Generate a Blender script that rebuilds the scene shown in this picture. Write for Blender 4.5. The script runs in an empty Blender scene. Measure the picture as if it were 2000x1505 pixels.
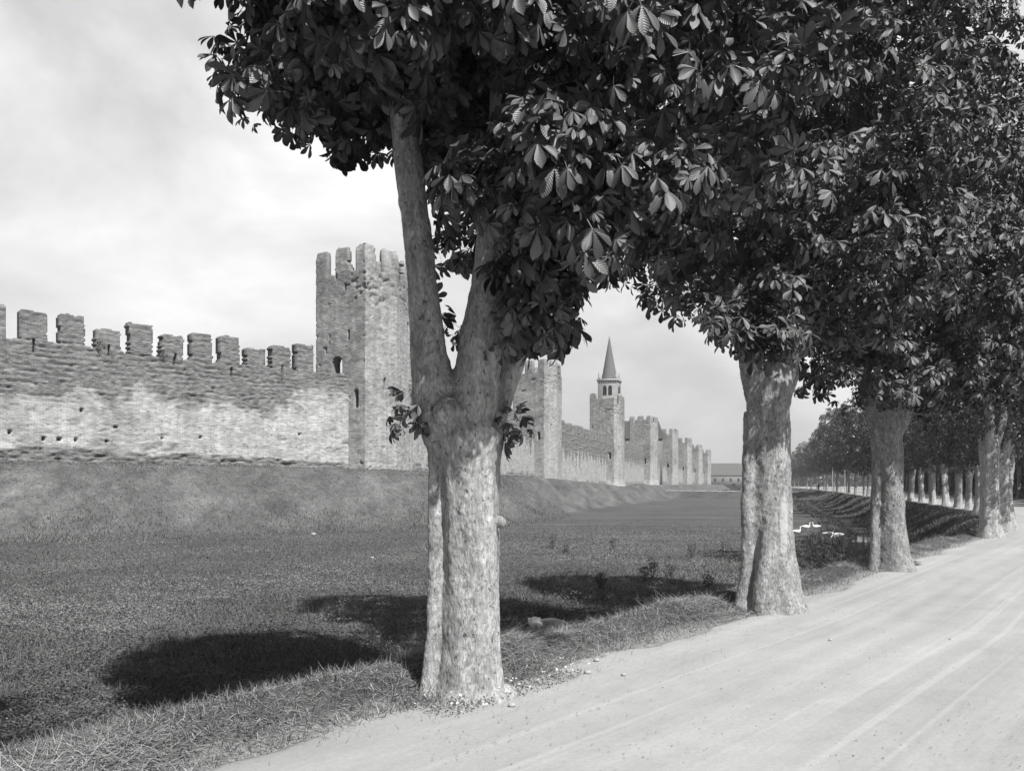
import bpy, math, random
import numpy as np
from mathutils import Vector
R = math.radians
SC = bpy.context.scene
COL = SC.collection

# ------------------------------------------------------------------ camera, sky, sun, exposure
F = 1670.0                                   # focal length in photo pixels (photo 2000 px wide)
HOR = 945.0
EYE = 1.6
cam_d = bpy.data.cameras.new('camera')
cam_d.sensor_width = 36; cam_d.lens = 36 * F / 2000
cam_d.shift_y = (HOR - 752.5) / 2000
cam_d.clip_start = 0.05; cam_d.clip_end = 9000
cam = bpy.data.objects.new('camera', cam_d); COL.objects.link(cam)
cam.location = (0, 0, EYE); cam.rotation_euler = (R(90), 0, 0)
SC.camera = cam
SUN_AZ = (0.50, -0.866)                       # horizontal direction towards the sun
SUN_EL = R(50)
SUN_E = 4.6
w = bpy.data.worlds.new('World'); SC.world = w; w.use_nodes = True
wn, wl = w.node_tree.nodes, w.node_tree.links
bg = wn['Background']
sky = wn.new('ShaderNodeTexSky'); sky.sky_type = 'NISHITA'; sky.sun_disc = False
sky.sun_elevation = SUN_EL; sky.sun_rotation = math.atan2(SUN_AZ[0], SUN_AZ[1])
sky.air_density = 1.0; sky.dust_density = 2.5
bw = wn.new('ShaderNodeRGBToBW'); wl.new(sky.outputs[0], bw.inputs[0])
tc = wn.new('ShaderNodeTexCoord')
sep = wn.new('ShaderNodeSeparateXYZ'); wl.new(tc.outputs['Generated'], sep.inputs[0])
mp = wn.new('ShaderNodeMapping'); wl.new(tc.outputs['Generated'], mp.inputs[0])
mp.inputs['Scale'].default_value = (1, 1, 2.0)
n1 = wn.new('ShaderNodeTexNoise'); n1.inputs['Scale'].default_value = 2.3; n1.inputs['Detail'].default_value = 7
n1.inputs['Roughness'].default_value = 0.55; n1.inputs['Distortion'].default_value = 0.4
wl.new(mp.outputs[0], n1.inputs['Vector'])
cr = wn.new('ShaderNodeMapRange'); cr.inputs['From Min'].default_value = 0.38; cr.inputs['From Max'].default_value = 0.62
wl.new(n1.outputs['Fac'], cr.inputs['Value'])
mxs = wn.new('ShaderNodeMix'); mxs.data_type = 'FLOAT'
# sunlit cloud stands in the part of the sky away from the sun and low down
el = wn.new('ShaderNodeMapRange'); el.interpolation_type = 'SMOOTHSTEP'
for k_, v_ in zip(('From Min', 'From Max', 'To Min', 'To Max'), (0.38, 0.80, 1.0, 0.0)): el.inputs[k_].default_value = v_
wl.new(sep.outputs[2], el.inputs['Value'])
dt_ = wn.new('ShaderNodeVectorMath'); dt_.operation = 'DOT_PRODUCT'; dt_.inputs[1].default_value = (-0.35, 0.937, 0); wl.new(tc.outputs['Generated'], dt_.inputs[0])
az_ = wn.new('ShaderNodeMapRange'); az_.interpolation_type = 'SMOOTHSTEP'
for k_, v_ in zip(('From Min', 'From Max', 'To Min', 'To Max'), (-0.1, 0.55, 0.0, 1.0)): az_.inputs[k_].default_value = v_
wl.new(dt_.outputs['Value'], az_.inputs['Value'])
cm = wn.new('ShaderNodeMath'); cm.operation = 'MULTIPLY'; wl.new(el.outputs[0], cm.inputs[0]); wl.new(az_.outputs[0], cm.inputs[1])
cb = wn.new('ShaderNodeMix'); cb.data_type = 'FLOAT'; wl.new(cr.outputs[0], cb.inputs[0]); cb.inputs[2].default_value = 5.4; cb.inputs[3].default_value = 8.4
wl.new(cm.outputs[0], mxs.inputs[0])
gain = wn.new('ShaderNodeMath'); gain.operation = 'MULTIPLY_ADD'; gain.inputs[1].default_value = 0.30; gain.inputs[2].default_value = 0.2
wl.new(bw.outputs[0], gain.inputs[0])
wl.new(gain.outputs[0], mxs.inputs[2]); wl.new(cb.outputs[0], mxs.inputs[3])
wl.new(mxs.outputs[0], bg.inputs['Color']); bg.inputs['Strength'].default_value = 0.1
sd = bpy.data.lights.new('sun', 'SUN'); sd.energy = SUN_E; sd.angle = R(0.6); sd.color = (1, 0.995, 0.985)
so = bpy.data.objects.new('sun', sd); COL.objects.link(so)
so.rotation_euler = Vector((SUN_AZ[0] * math.cos(SUN_EL), SUN_AZ[1] * math.cos(SUN_EL), math.sin(SUN_EL))).to_track_quat('Z', 'Y').to_euler()
so.location = (20, -20, 30)
SC.view_settings.view_transform = 'Standard'; SC.view_settings.look = 'None'
SC.view_settings.exposure = 0.35; SC.view_settings.gamma = 1
SC.cycles.max_bounces = 5; SC.cycles.diffuse_bounces = 1; SC.cycles.glossy_bounces = 2
SC.cycles.transparent_max_bounces = 4; SC.cycles.volume_bounces = 0

# ------------------------------------------------------------------ helpers
def tag(o, label=None, cat=None, group=None, kind=None):
    if label: o['label'] = label
    if cat: o['category'] = cat
    if group: o['group'] = group
    if kind: o['kind'] = kind
    return o
def empty(name, loc=(0, 0, 0), rz=0, **k):
    o = bpy.data.objects.new(name, None); COL.objects.link(o); o.location = loc; o.rotation_euler = (0, 0, rz)
    o.empty_display_size = 0.3
    return tag(o, **k)
def mesh(name, V, faces, mat=None, smooth=False, attrs=None):
    """V (n,3); faces: list of int arrays, each (k,3) or (k,4)"""
    V = np.asarray(V, np.float32)
    me = bpy.data.meshes.new(name)
    fs = [np.asarray(f, np.int32) for f in faces if len(f)]
    me.vertices.add(len(V)); me.vertices.foreach_set('co', V.ravel())
    loops = np.concatenate([f.ravel() for f in fs])
    tot = np.concatenate([np.full(len(f), f.shape[1], np.int32) for f in fs])
    st = np.concatenate([[0], np.cumsum(tot)[:-1]]).astype(np.int32)
    me.loops.add(len(loops)); me.loops.foreach_set('vertex_index', loops)
    me.polygons.add(len(tot)); me.polygons.foreach_set('loop_start', st)
    me.polygons.foreach_set('loop_total', tot)
    if smooth: me.polygons.foreach_set('use_smooth', np.ones(len(tot), bool))
    for k, a in (attrs or {}).items():
        a = np.asarray(a, np.float32)
        if a.ndim == 1:
            at = me.attributes.new(k, 'FLOAT', 'POINT'); at.data.foreach_set('value', a)
        else:
            at = me.attributes.new(k, 'FLOAT_VECTOR', 'POINT'); at.data.foreach_set('vector', a.ravel())
    me.update(calc_edges=True)
    if mat: me.materials.append(mat)
    return me
def obj(name, me, parent=None, loc=None, **k):
    o = bpy.data.objects.new(name, me); COL.objects.link(o)
    if parent: o.parent = parent
    if loc is not None: o.location = loc
    return tag(o, **k)
def _h(ix, iy, seed):
    x = (ix.astype(np.int64) * 374761393 + iy.astype(np.int64) * 668265263 + seed * 2147483647) & 0xffffffff
    x = ((x ^ (x >> 13)) * 1274126177) & 0xffffffff
    x = (x ^ (x >> 16)) & 0xffffffff
    return x / 4294967295.0
def vn(x, y, seed=0):
    x, y = np.broadcast_arrays(np.asarray(x, float), np.asarray(y, float))
    ix = np.floor(x); iy = np.floor(y); fx = x - ix; fy = y - iy
    fx = fx * fx * (3 - 2 * fx); fy = fy * fy * (3 - 2 * fy)
    a = _h(ix, iy, seed); b = _h(ix + 1, iy, seed); c = _h(ix, iy + 1, seed); d = _h(ix + 1, iy + 1, seed)
    return (a * (1 - fx) + b * fx) * (1 - fy) + (c * (1 - fx) + d * fx) * fy
def fbm(x, y, seed=0, o=4):
    s = 0; a = 1; t = 0
    for k in range(o):
        s = s + a * vn(np.asarray(x) * 2 ** k, np.asarray(y) * 2 ** k, seed + k * 17); t += a; a *= 0.5
    return s / t
def ss(a, b, x):
    t = np.clip((np.asarray(x, float) - a) / (b - a), 0, 1); return t * t * (3 - 2 * t)

# ------------------------------------------------------------------ materials
def mat(name):
    m = bpy.data.materials.new(name); m.use_nodes = True
    nt = m.node_tree; b = nt.nodes['Principled BSDF']
    b.inputs['Roughness'].default_value = 0.9; b.inputs['Specular IOR Level'].default_value = 0.25
    return m, nt, b
class N:
    def __init__(s, nt): s.nt = nt
    def new(s, t): return s.nt.nodes.new(t)
    def link(s, a, b): s.nt.links.new(a, b)
    def attr(s, name):
        n = s.new('ShaderNodeAttribute'); n.attribute_name = name; return n
    def obj(s): return s.new('ShaderNodeTexCoord').outputs['Object']
    def mapp(s, v, sc=(1, 1, 1), rot=(0, 0, 0)):
        n = s.new('ShaderNodeMapping'); n.inputs['Scale'].default_value = sc; n.inputs['Rotation'].default_value = rot
        s.link(v, n.inputs[0]); return n.outputs[0]
    def noise(s, v, scale, det=4, rough=0.55, dist=0):
        n = s.new('ShaderNodeTexNoise'); n.inputs['Scale'].default_value = scale; n.inputs['Detail'].default_value = det
        n.inputs['Roughness'].default_value = rough; n.inputs['Distortion'].default_value = dist
        s.link(v, n.inputs['Vector']); return n.outputs['Fac']
    def vor(s, v, scale, feat='F1', out='Distance', rnd=1):
        n = s.new('ShaderNodeTexVoronoi'); n.feature = feat; n.inputs['Scale'].default_value = scale
        n.inputs['Randomness'].default_value = rnd
        s.link(v, n.inputs['Vector']); return n.outputs[out]
    def rng(s, v, a, b, c=0.0, d=1.0):
        n = s.new('ShaderNodeMapRange'); s.link(v, n.inputs['Value'])
        for k, x in zip(('From Min', 'From Max', 'To Min', 'To Max'), (a, b, c, d)): n.inputs[k].default_value = x
        return n.outputs[0]
    def _in(s, sock, v):
        if isinstance(v, (int, float)): sock.default_value = v
        else: s.link(v, sock)
    def m(s, op, a, b=0.0, c=0.0):
        n = s.new('ShaderNodeMath'); n.operation = op
        s._in(n.inputs[0], a); s._in(n.inputs[1], b); s._in(n.inputs[2], c); return n.outputs[0]
    def mix(s, f, a, b):
        n = s.new('ShaderNodeMix'); n.data_type = 'FLOAT'
        s._in(n.inputs[0], f); s._in(n.inputs[2], a); s._in(n.inputs[3], b); return n.outputs[0]
    def bump(s, h, strength, dist, b):
        n = s.new('ShaderNodeBump'); n.inputs['Strength'].default_value = strength; n.inputs['Distance'].default_value = dist
        s.link(h, n.inputs['Height']); s.link(n.outputs[0], b.inputs['Normal'])
        return n

def m_wall(name, seed=0.0, light=0.52, dark=0.15):
    m, nt, b = mat(name); n = N(nt)
    uv = n.attr('wuv').outputs['Vector']; ero = n.attr('ero').outputs['Fac']
    course = n.noise(n.mapp(uv, (2.8, 12, 1)), 1.0, 5, 0.65)           # eroded brick courses
    fine = n.noise(n.mapp(uv, (6, 9, 1)), 2.2, 5, 0.7)
    big = n.noise(n.mapp(uv, (0.5, 0.7, 1)), 1.0, 5, 0.6)
    stone = n.vor(n.mapp(uv, (1, 1.5, 1)), 2.6, 'F1', 'Distance')
    stonec = n.vor(n.mapp(uv, (1, 1.5, 1)), 2.6, 'F1', 'Color')
    drip = n.noise(n.mapp(uv, (2.2, 0.22, 1)), 1.0, 4, 0.6)
    br = n.new('ShaderNodeTexBrick'); n.link(uv, br.inputs['Vector'])
    for k, x in (('Scale', 1.0), ('Mortar Size', 0.014), ('Brick Width', 0.34), ('Row Height', 0.12), ('Bias', 0.1)): br.inputs[k].default_value = x
    br.inputs['Color1'].default_value = (0.75,) * 3 + (1,); br.inputs['Color2'].default_value = (1.1,) * 3 + (1,); br.inputs['Mortar'].default_value = (1.25,) * 3 + (1,)
    L = n.m('MULTIPLY', n.rng(big, 0.3, 0.72, light * 0.86, light * 1.12), n.rng(fine, 0.25, 0.75, 0.72, 1.2))
    cs = n.new('ShaderNodeSeparateColor'); n.link(stonec, cs.inputs[0])
    peb = n.m('MULTIPLY', n.rng(stone, 0.30, 0.18, 0, 1), n.m('GREATER_THAN', cs.outputs[0], 0.58))
    L = n.m('MULTIPLY', L, n.mix(n.m('MULTIPLY', peb, 0.8), 1.0, 0.5))
    L = n.m('MULTIPLY', L, n.rng(drip, 0.35, 0.62, 1.05, 0.82))
    D = n.m('MULTIPLY', n.rng(course, 0.30, 0.72, dark * 0.35, dark * 1.9), n.rng(fine, 0.25, 0.75, 0.65, 1.35))
    bs = n.new('ShaderNodeRGBToBW'); n.link(br.outputs['Color'], bs.inputs[0])
    c = n.mix(n.rng(n.m('ADD', ero, n.m('MULTIPLY', n.m('SUBTRACT', fine, 0.5), 0.9)), 0.15, 0.9), L, D)
    c = n.m('MULTIPLY', c, bs.outputs[0])
    st2 = n.vor(n.mapp(uv, (1, 2.4, 1)), 2.1, 'F1', 'Color'); s2_ = n.new('ShaderNodeSeparateColor'); n.link(st2, s2_.inputs[0])
    c = n.m('MULTIPLY', c, n.rng(s2_.outputs[1], 0, 1, 0.86, 1.12))
    n.link(c, b.inputs['Base Color'])
    n.bump(n.m('ADD', n.m('MULTIPLY', course, 1.0), n.m('ADD', n.m('MULTIPLY', fine, 0.7), n.m('MULTIPLY', bs.outputs[0], 0.3))), 0.9, 0.06, b)
    return m
M_WALL = m_wall('old_brick_and_plaster', light=0.55, dark=0.19)
M_TOWER = m_wall('tower_brick', light=0.50, dark=0.21)

def m_bark(name, lo=0.15, hi=0.46, scar=None):
    m, nt, b = mat(name); n = N(nt)
    v = n.obj()
    a = n.noise(n.mapp(v, (1, 1, 0.3)), 15, 6, 0.72, 0.6)
    f = n.noise(n.mapp(v, (1, 1, 0.33)), 60, 5, 0.78, 0.3)
    big = n.noise(v, 2.6, 4, 0.6, 0.5)
    pit = n.noise(n.mapp(v, (1, 1, 0.7)), 30, 3, 0.6)
    c = n.m('MULTIPLY', n.rng(a, 0.32, 0.68, lo, hi), n.rng(f, 0.3, 0.7, 0.5, 1.4))
    c = n.m('MULTIPLY', c, n.rng(big, 0.3, 0.7, 0.85, 1.12))
    wv = n.new('ShaderNodeTexNoise'); wv.inputs['Scale'].default_value = 7; wv.inputs['Detail'].default_value = 4; n.link(v, wv.inputs['Vector'])
    vm = n.new('ShaderNodeVectorMath'); vm.operation = 'MULTIPLY_ADD'; n.link(wv.outputs['Color'], vm.inputs[0]); vm.inputs[1].default_value = (.16, .16, .22); n.link(n.mapp(v, (1, 1, .4)), vm.inputs[2])
    fl = n.vor(vm.outputs[0], 30, 'F1', 'Color'); fs = n.new('ShaderNodeSeparateColor'); n.link(fl, fs.inputs[0])
    c = n.m('MULTIPLY', c, n.rng(fs.outputs[0], 0, 1, .74, 1.16))
    c = n.m('MULTIPLY', c, n.rng(pit, 0.30, 0.38, 0.35, 1.0))
    stn = n.noise(n.mapp(v, (1, 1, .12)), 9, 4, 0.6, 0.4)
    c = n.m('MULTIPLY', c, n.rng(stn, .35, .65, .82, 1.08))
    if scar:                                                              # a patch where the bark is gone
        sp = n.new('ShaderNodeSeparateXYZ'); n.link(v, sp.inputs[0])
        dx = n.m('DIVIDE', n.m('SUBTRACT', sp.outputs[0], scar[0]), scar[2])
        dz = n.m('DIVIDE', n.m('SUBTRACT', sp.outputs[2], scar[1]), scar[3])
        dd = n.m('ADD', n.m('MULTIPLY', dx, dx), n.m('MULTIPLY', dz, dz))
        dd = n.m('ADD', dd, n.m('MULTIPLY', n.m('SUBTRACT', a, 0.5), 2.2))
        k = n.m('MULTIPLY', n.rng(dd, 0.9, 0.6), n.m('LESS_THAN', sp.outputs[1], 0.0))
        c = n.mix(k, c, n.m('MULTIPLY', n.rng(f, 0.3, 0.7, 0.75, 1.1), 0.62))
    n.link(c, b.inputs['Base Color'])
    h = n.m('ADD', n.m('ADD', n.m('MULTIPLY', a, 1.0), n.m('MULTIPLY', fs.outputs[0], 0.25)), n.m('ADD', n.m('MULTIPLY', f, 0.5), n.m('MULTIPLY', n.rng(pit, 0.3, 0.4), 0.25)))
    n.bump(h, 0.9, 0.028, b)
    return m
M_BARK = m_bark('chestnut_bark', 0.37, 0.65)
M_BARK2 = m_bark('chestnut_bark_with_scar', 0.28, 0.54, scar=(0.125, 1.1, 0.062, 0.42))
M_BARK3 = m_bark('chestnut_bark_grey', 0.24, 0.48)

def m_leaf(name, base=0.07, far=False):
    m, nt, b = mat(name); n = N(nt)
    rv = n.attr('rnd').outputs['Fac']
    c = n.rng(rv, 0, 1, base * 0.4, base * 1.75)
    if not far:
        lu = n.attr('luv').outputs['Vector']; sp = n.new('ShaderNodeSeparateXYZ'); n.link(lu, sp.inputs[0])
        ay = n.m('ABSOLUTE', sp.outputs[1])
        rib = n.m('SINE', n.m('MULTIPLY', n.m('SUBTRACT', sp.outputs[0], n.m('MULTIPLY', ay, 0.9)), 75.0))
        mid = n.rng(ay, 0.0, 0.02, 1.45, 1.0)
        c = n.m('MULTIPLY', n.m('MULTIPLY', c, mid), n.rng(rib, -1, 1, 0.94, 1.04))
        n.bump(rib, 0.3, 0.003, b)
    n.link(c, b.inputs['Base Color'])
    b.inputs['Roughness'].default_value = 0.48; b.inputs['Specular IOR Level'].default_value = 0.8
    return m
M_LEAF = m_leaf('chestnut_leaf', 0.070)
M_LEAF_FAR = m_leaf('chestnut_leaf_distant', 0.068, True)

def m_plain(name, c, rough=0.85, var=0.15, scale=6.0, spec=0.25):
    m, nt, b = mat(name); n = N(nt)
    f = n.noise(n.obj(), scale, 5, 0.6)
    n.link(n.rng(f, 0.25, 0.75, c * (1 - var), c * (1 + var)), b.inputs['Base Color'])
    b.inputs['Roughness'].default_value = rough; b.inputs['Specular IOR Level'].default_value = spec
    return m
def m_rnd(name, c, var=0.5, rough=0.8):
    m, nt, b = mat(name); n = N(nt)
    n.link(n.rng(n.attr('rnd').outputs['Fac'], 0, 1, c * (1 - var), c * (1 + var)), b.inputs['Base Color'])
    b.inputs['Roughness'].default_value = rough; b.inputs['Specular IOR Level'].default_value = 0.15
    return m
M_WEED = m_rnd('lawn_weed_leaf', 0.165, 0.6)
M_GRASS = m_rnd('green_grass', 0.14, 0.5)
M_HAY = m_rnd('cut_grass_straw', 0.34, 0.7)
M_DRY = m_rnd('dry_grass', 0.17, 0.4)
M_FLOWER = m_rnd('daisy_petal', 0.7, 0.1)

def m_ground():
    m, nt, b = mat('turf'); n = N(nt)
    v = n.obj()
    big = n.noise(v, 0.12, 5, 0.6); mid = n.noise(v, 1.1, 5, 0.65); fine = n.noise(v, 9, 5, 0.75)
    sl = n.attr('slope').outputs['Fac']; dust = n.attr('dust').outputs['Fac']
    c = n.m('MULTIPLY', n.rng(big, 0.3, 0.7, 0.085, 0.125), n.rng(mid, 0.25, 0.75, 0.75, 1.25))
    c = n.m('MULTIPLY', c, n.rng(fine, 0.25, 0.75, 0.5, 1.5))
    st = n.noise(n.mapp(v, (0.9, 0.18, 1), (0, 0, R(-52))), 0.5, 5, 0.6)
    s2 = n.m('MULTIPLY', n.m('MULTIPLY', n.rng(st, 0.32, 0.68, 0.085, 0.19), n.rng(fine, 0.25, 0.75, 0.6, 1.4)), n.rng(mid, 0.3, 0.7, 0.75, 1.25))
    sm_ = n.noise(n.mapp(v, (1, 1, 1)), 3.2, 5, 0.75)
    s2 = n.m('MULTIPLY', s2, n.rng(sm_, .3, .7, .68, 1.3))
    lw = n.noise(n.mapp(v, (.05, .3, 1), (0, 0, R(20))), 1.0, 5, 0.7)
    c = n.m('MULTIPLY', c, n.rng(lw, .3, .7, .78, 1.25))
    c = n.mix(sl, c, s2)
    c = n.mix(n.rng(n.m('ADD', dust, n.m('MULTIPLY', n.m('SUBTRACT', mid, 0.5), 0.9)), 0.45, 0.75), c, n.m('MULTIPLY', n.rng(fine, 0.3, 0.7, 0.8, 1.1), 0.36))
    n.link(c, b.inputs['Base Color'])
    n.bump(n.m('ADD', fine, mid), 0.8, 0.08, b)
    return m
M_GROUND = m_ground()
def m_road():
    m, nt, b = mat('dusty_gravel'); n = N(nt)
    uv = n.attr('wuv').outputs['Vector']
    tr = n.noise(n.mapp(uv, (0.035, 2.6, 1)), 1.0, 5, 0.6, 0.15)            # wheel tracks along the road
    tr2 = n.noise(n.mapp(uv, (0.05, 6, 1), (0, 0, 0.05)), 1.0, 2, 0.5, 0.1)
    big = n.noise(uv, 0.35, 4, 0.6); fine = n.noise(uv, 28, 4, 0.75); grit = n.noise(uv, 110, 2, 0.6)
    md = n.noise(uv, 3.5, 5, 0.7)
    c = n.m('MULTIPLY', n.rng(tr, 0.32, 0.70, 0.385, 0.485), n.rng(big, 0.3, 0.7, 0.93, 1.05))
    c = n.m('ADD', c, n.rng(tr2, 0.60, 0.67, 0.0, 0.055))
    c = n.m('MULTIPLY', n.m('MULTIPLY', c, n.rng(fine, 0.25, 0.75, 0.90, 1.08)), n.rng(md, 0.25, 0.75, 0.93, 1.05))
    c = n.m('MULTIPLY', c, n.rng(grit, 0.3, 0.36, 0.86, 1.0))
    pt_ = n.noise(n.mapp(uv, (0.3, 0.9, 1)), 1.0, 6, 0.7, 0.6)
    c = n.m('MULTIPLY', c, n.rng(pt_, 0.42, 0.68, 1.03, 0.87))
    n.link(c, b.inputs['Base Color'])
    n.bump(n.m('ADD', n.m('MULTIPLY', tr, 1.2), n.m('ADD', n.m('MULTIPLY', fine, 0.3), n.m('MULTIPLY', md, 0.5))), 0.4, 0.02, b)
    return m
M_ROAD = m_road()
M_STONE = m_plain('pale_stone', 0.42, var=0.3); M_GREYSTONE = m_plain('grey_stone', 0.28, var=0.35)
M_DARK = m_plain('dark_opening', 0.015); M_IRON = m_plain('old_iron', 0.05)
M_SPIRE = m_plain('spire_brick', 0.17, var=0.15, scale=1.2); M_BELFRY = m_plain('belfry_brick', 0.26, var=0.25, scale=1.5)
M_ROOF = m_plain('clay_tile', 0.14, var=0.2, scale=1); M_RENDER = m_plain('house_render', 0.2, var=0.15, scale=0.5)
M_FEATHER = m_plain('white_feather', 0.88, var=0.06, scale=20); M_BEAK = m_plain('goose_beak', 0.28)
M_CLOTH = m_plain('dark_cloth', 0.02); M_SKIN = m_plain('skin', 0.35); M_WOOD = m_plain('weathered_wood', 0.16)
M_PALEPOST = m_plain('whitewashed_post', 0.5)
def m_water():
    m, nt, b = mat('ditch_water'); n = N(nt)
    b.inputs['Base Color'].default_value = (0.02, 0.02, 0.02, 1); b.inputs['Roughness'].default_value = 0.06
    b.inputs['Specular IOR Level'].default_value = 0.6
    n.bump(n.noise(n.obj(), 3, 3, 0.5), 0.15, 0.02, b); return m
M_WATER = m_water()

# ------------------------------------------------------------------ plan of the place
TL = np.array([(-13.2, -8.9), (-.36, 6.4), (3.2, 10.7), (6.9, 15.7), (14.2, 25.4), (17.2, 29.7), (19.9, 34.5), (22.4, 39.5), (24.6, 44.5),
               (26.5, 48.5), (28, 52.5), (37.3, 80), (44.1, 105), (58.2, 150), (67.9, 180), (82, 225), (101, 290), (132, 400), (200, 640), (600, 2000)], float)
WA = np.array((-31.4, 52.4)); WB = np.array((-13.0, 68.0))
TJ = [(-13.0, 68.0), (3.2, 126), (18.9, 172), (34.6, 225), (50.3, 278), (66.6, 334), (83.6, 392), (101, 450)]   # wall joints of the towers
WL = np.array([(-80, 11.2), tuple(WA)] + TJ + [(130, 545)], float)
WLZ = np.array([2.9, 2.9, 2.72, 2.4, 1.15, 1.4, 1.4, 1.5, 1.5, 1.5, 1.5])
CW = np.array([(34, 224), (66, 174)], float)                            # causeway
def pdist(P, L):
    """signed distance to a polyline (positive on its right), arc length of the foot"""
    x = P[..., 0]; y = P[..., 1]
    best = np.full(x.shape, 1e9); sgn = np.zeros(x.shape); arc = np.zeros(x.shape); idx = np.zeros(x.shape)
    acc = 0
    for i, (a, c) in enumerate(zip(L[:-1], L[1:])):
        d = c - a; ln = np.hypot(*d); d = d / ln
        t = np.clip((x - a[0]) * d[0] + (y - a[1]) * d[1], 0, ln)
        qx = x - a[0] - d[0] * t; qy = y - a[1] - d[1] * t
        ds = np.hypot(qx, qy); cr = d[1] * (x - a[0]) - d[0] * (y - a[1])
        k = ds < best - 1e-6
        best = np.where(k, ds, best); sgn = np.where(k, np.where(cr >= 0, 1.0, -1.0), sgn)
        arc = np.where(k, acc + t, arc); idx = np.where(k, i + t / ln, idx)
        acc += ln
    return best * sgn, arc, idx
def lawn_z(y): return -1.1 - 0.6 * ss(18, 90, y)
def terrain(P):
    P = np.asarray(P, float)
    dt, at, _ = pdist(P, TL); dw, aw, iw = pdist(P, WL)
    y = P[..., 1]; x = P[..., 0]
    zl = lawn_z(y) + 0.10 * (fbm(x * 0.25, y * 0.25, 3, 4) - 0.5) + 0.05 * (fbm(x * 1.6, y * 1.6, 9, 3) - 0.5)
    u = -dt
    wob = 0.6 * (vn(at * 0.35, 0, 5) - 0.5)
    bank = 1 - ss(0.8, 2.5 + 1.9 * ss(25, 60, y), u + wob)
    mound = 0.15 * np.exp(-((u - 0.75) / 0.38) ** 2) * ss(0.25, 0.7, vn(at * 0.55, 3.3, 7)) * (1 - ss(22, 40, y))
    zw = np.interp(iw, np.arange(len(WLZ)), WLZ)
    wide = 11.5 - 2 * ss(60, 140, y)
    rise = 1 - ss(3.2, wide + 0.6, dw + 1.2 * (vn(aw * 0.15, 0, 8) - 0.5))
    z = zl + (0 - zl) * bank + (zw - zl) * np.where(dw < 0, 1, rise) * (u > 0)
    # ditch with the stream
    st = np.exp(-((u - 6.0) / 0.9) ** 2) * ss(26, 40, y) * (1 - ss(176, 182, y))
    z = z - 0.55 * st + 0.25 * np.exp(-((u - 4.0) / 0.8) ** 2) * ss(26, 40, y) * (1 - ss(150, 170, y)) * vn(at * 0.5, 1, 4)
    z = z + mound
    dc, ac, _ = pdist(P, CW)
    cz = -1.7 + 1.7 * (1 - ss(2.2, 6.5, np.abs(dc)))
    z = np.maximum(z, np.where((u > -1) & (u < 1e3), cz, -9))
    z = np.where(u < 0.0, np.where(u > -12, -0.03 + 0 * z, 0.02), z) - 0.03 * 0
    z = z + np.where(u < -10.4, 0.10 * ss(-10.4, -11.2, u), 0)
    return z, dt, dw, at
def H(x, y): return float(terrain(np.array([[x, y]]))[0][0])

# ground: one fan-shaped sheet to the horizon
ya = [-14.0]; 
while ya[-1] < 6000: ya.append(ya[-1] + max(0.14, 0.011 * abs(ya[-1])) * (1 if ya[-1] < 90 else 1 + (ya[-1] - 90) / 120))
ya = np.array(ya)
tx = np.concatenate([np.linspace(-3.2, -0.8, 40)[:-1], np.linspace(-0.8, 0.85, 420), np.linspace(0.85, 3.2, 40)[1:]])
YY, TT = np.meshgrid(ya, tx, indexing='ij'); XX = TT * (YY + 15.5) ; XX = np.where(YY < 0, XX, XX)
G = np.stack([XX, YY], -1)
gz, gdt, gdw, gat = terrain(G)
gV = np.stack([XX, YY, gz], -1).reshape(-1, 3)
ny, nx = YY.shape; I = np.arange(ny * nx).reshape(ny, nx)
q = np.stack([I[:-1, :-1], I[:-1, 1:], I[1:, 1:], I[1:, :-1]], -1).reshape(-1, 4)
slope_a = (ss(13, 9, gdw) * (gdt < -2)).ravel(); dust_a = np.where(gdt > -14, ss(-0.75, 0.05, gdt), 0).ravel()
obj('ground', mesh('ground', gV, [q], M_GROUND, True, {'slope': slope_a, 'dust': dust_a}), kind='structure')

# road: a strip along the tree line
def walk(L, step0, grow, smax):
    seg = np.hypot(*(L[1:] - L[:-1]).T); cum = np.concatenate([[0], np.cumsum(seg)])
    s = [0.0]
    while s[-1] < min(smax, cum[-1]): s.append(s[-1] + step0 + grow * s[-1])
    s = np.array(s[:-1]); k = np.clip(np.searchsorted(cum, s, 'right') - 1, 0, len(seg) - 1)
    px = np.interp(s, cum, L[:, 0]); py = np.interp(s, cum, L[:, 1])
    e = 1.5
    dx = np.interp(s + e, cum, L[:, 0]) - np.interp(s - e, cum, L[:, 0]); dy = np.interp(s + e, cum, L[:, 1]) - np.interp(s - e, cum, L[:, 1])
    ln = np.hypot(dx, dy); return s, np.stack([px, py], -1), np.stack([dy / ln, -dx / ln], -1)
s_, pc, pn = walk(TL, 0.12, 0.003, 700)
off = np.concatenate([[0.0, 0.06, 0.14], np.linspace(0.25, 9.4, 60), [9.5]])
edge = 0.55 * (fbm(s_ * 1.1, 0 * s_, 21, 5) - 0.5) - 0.10 + 0.25 * (vn(s_ * 0.25, 0 * s_ + 4, 6) - 0.5)
O = off[None, :] + edge[:, None] * (1 - off[None, :] / 9.5)
RV = pc[:, None, :] + pn[:, None, :] * O[..., None]
rz = 0.004 + 0.012 * (fbm(s_[:, None] * 0.5, O * 2.5, 33, 4) - 0.5) + 0.018 * (vn(s_[:, None] * 0.05, O * 1.8, 35) - 0.5) + 0.02
rz[:, 0] = -0.10; rz[:, 1] = 0.0; rz[:, -1] = -0.08
RV = np.concatenate([RV, rz[..., None]], -1).reshape(-1, 3)
I = np.arange(len(s_) * len(off)).reshape(len(s_), len(off))
q = np.stack([I[:-1, :-1], I[:-1, 1:], I[1:, 1:], I[1:, :-1]], -1).reshape(-1, 4)
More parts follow.
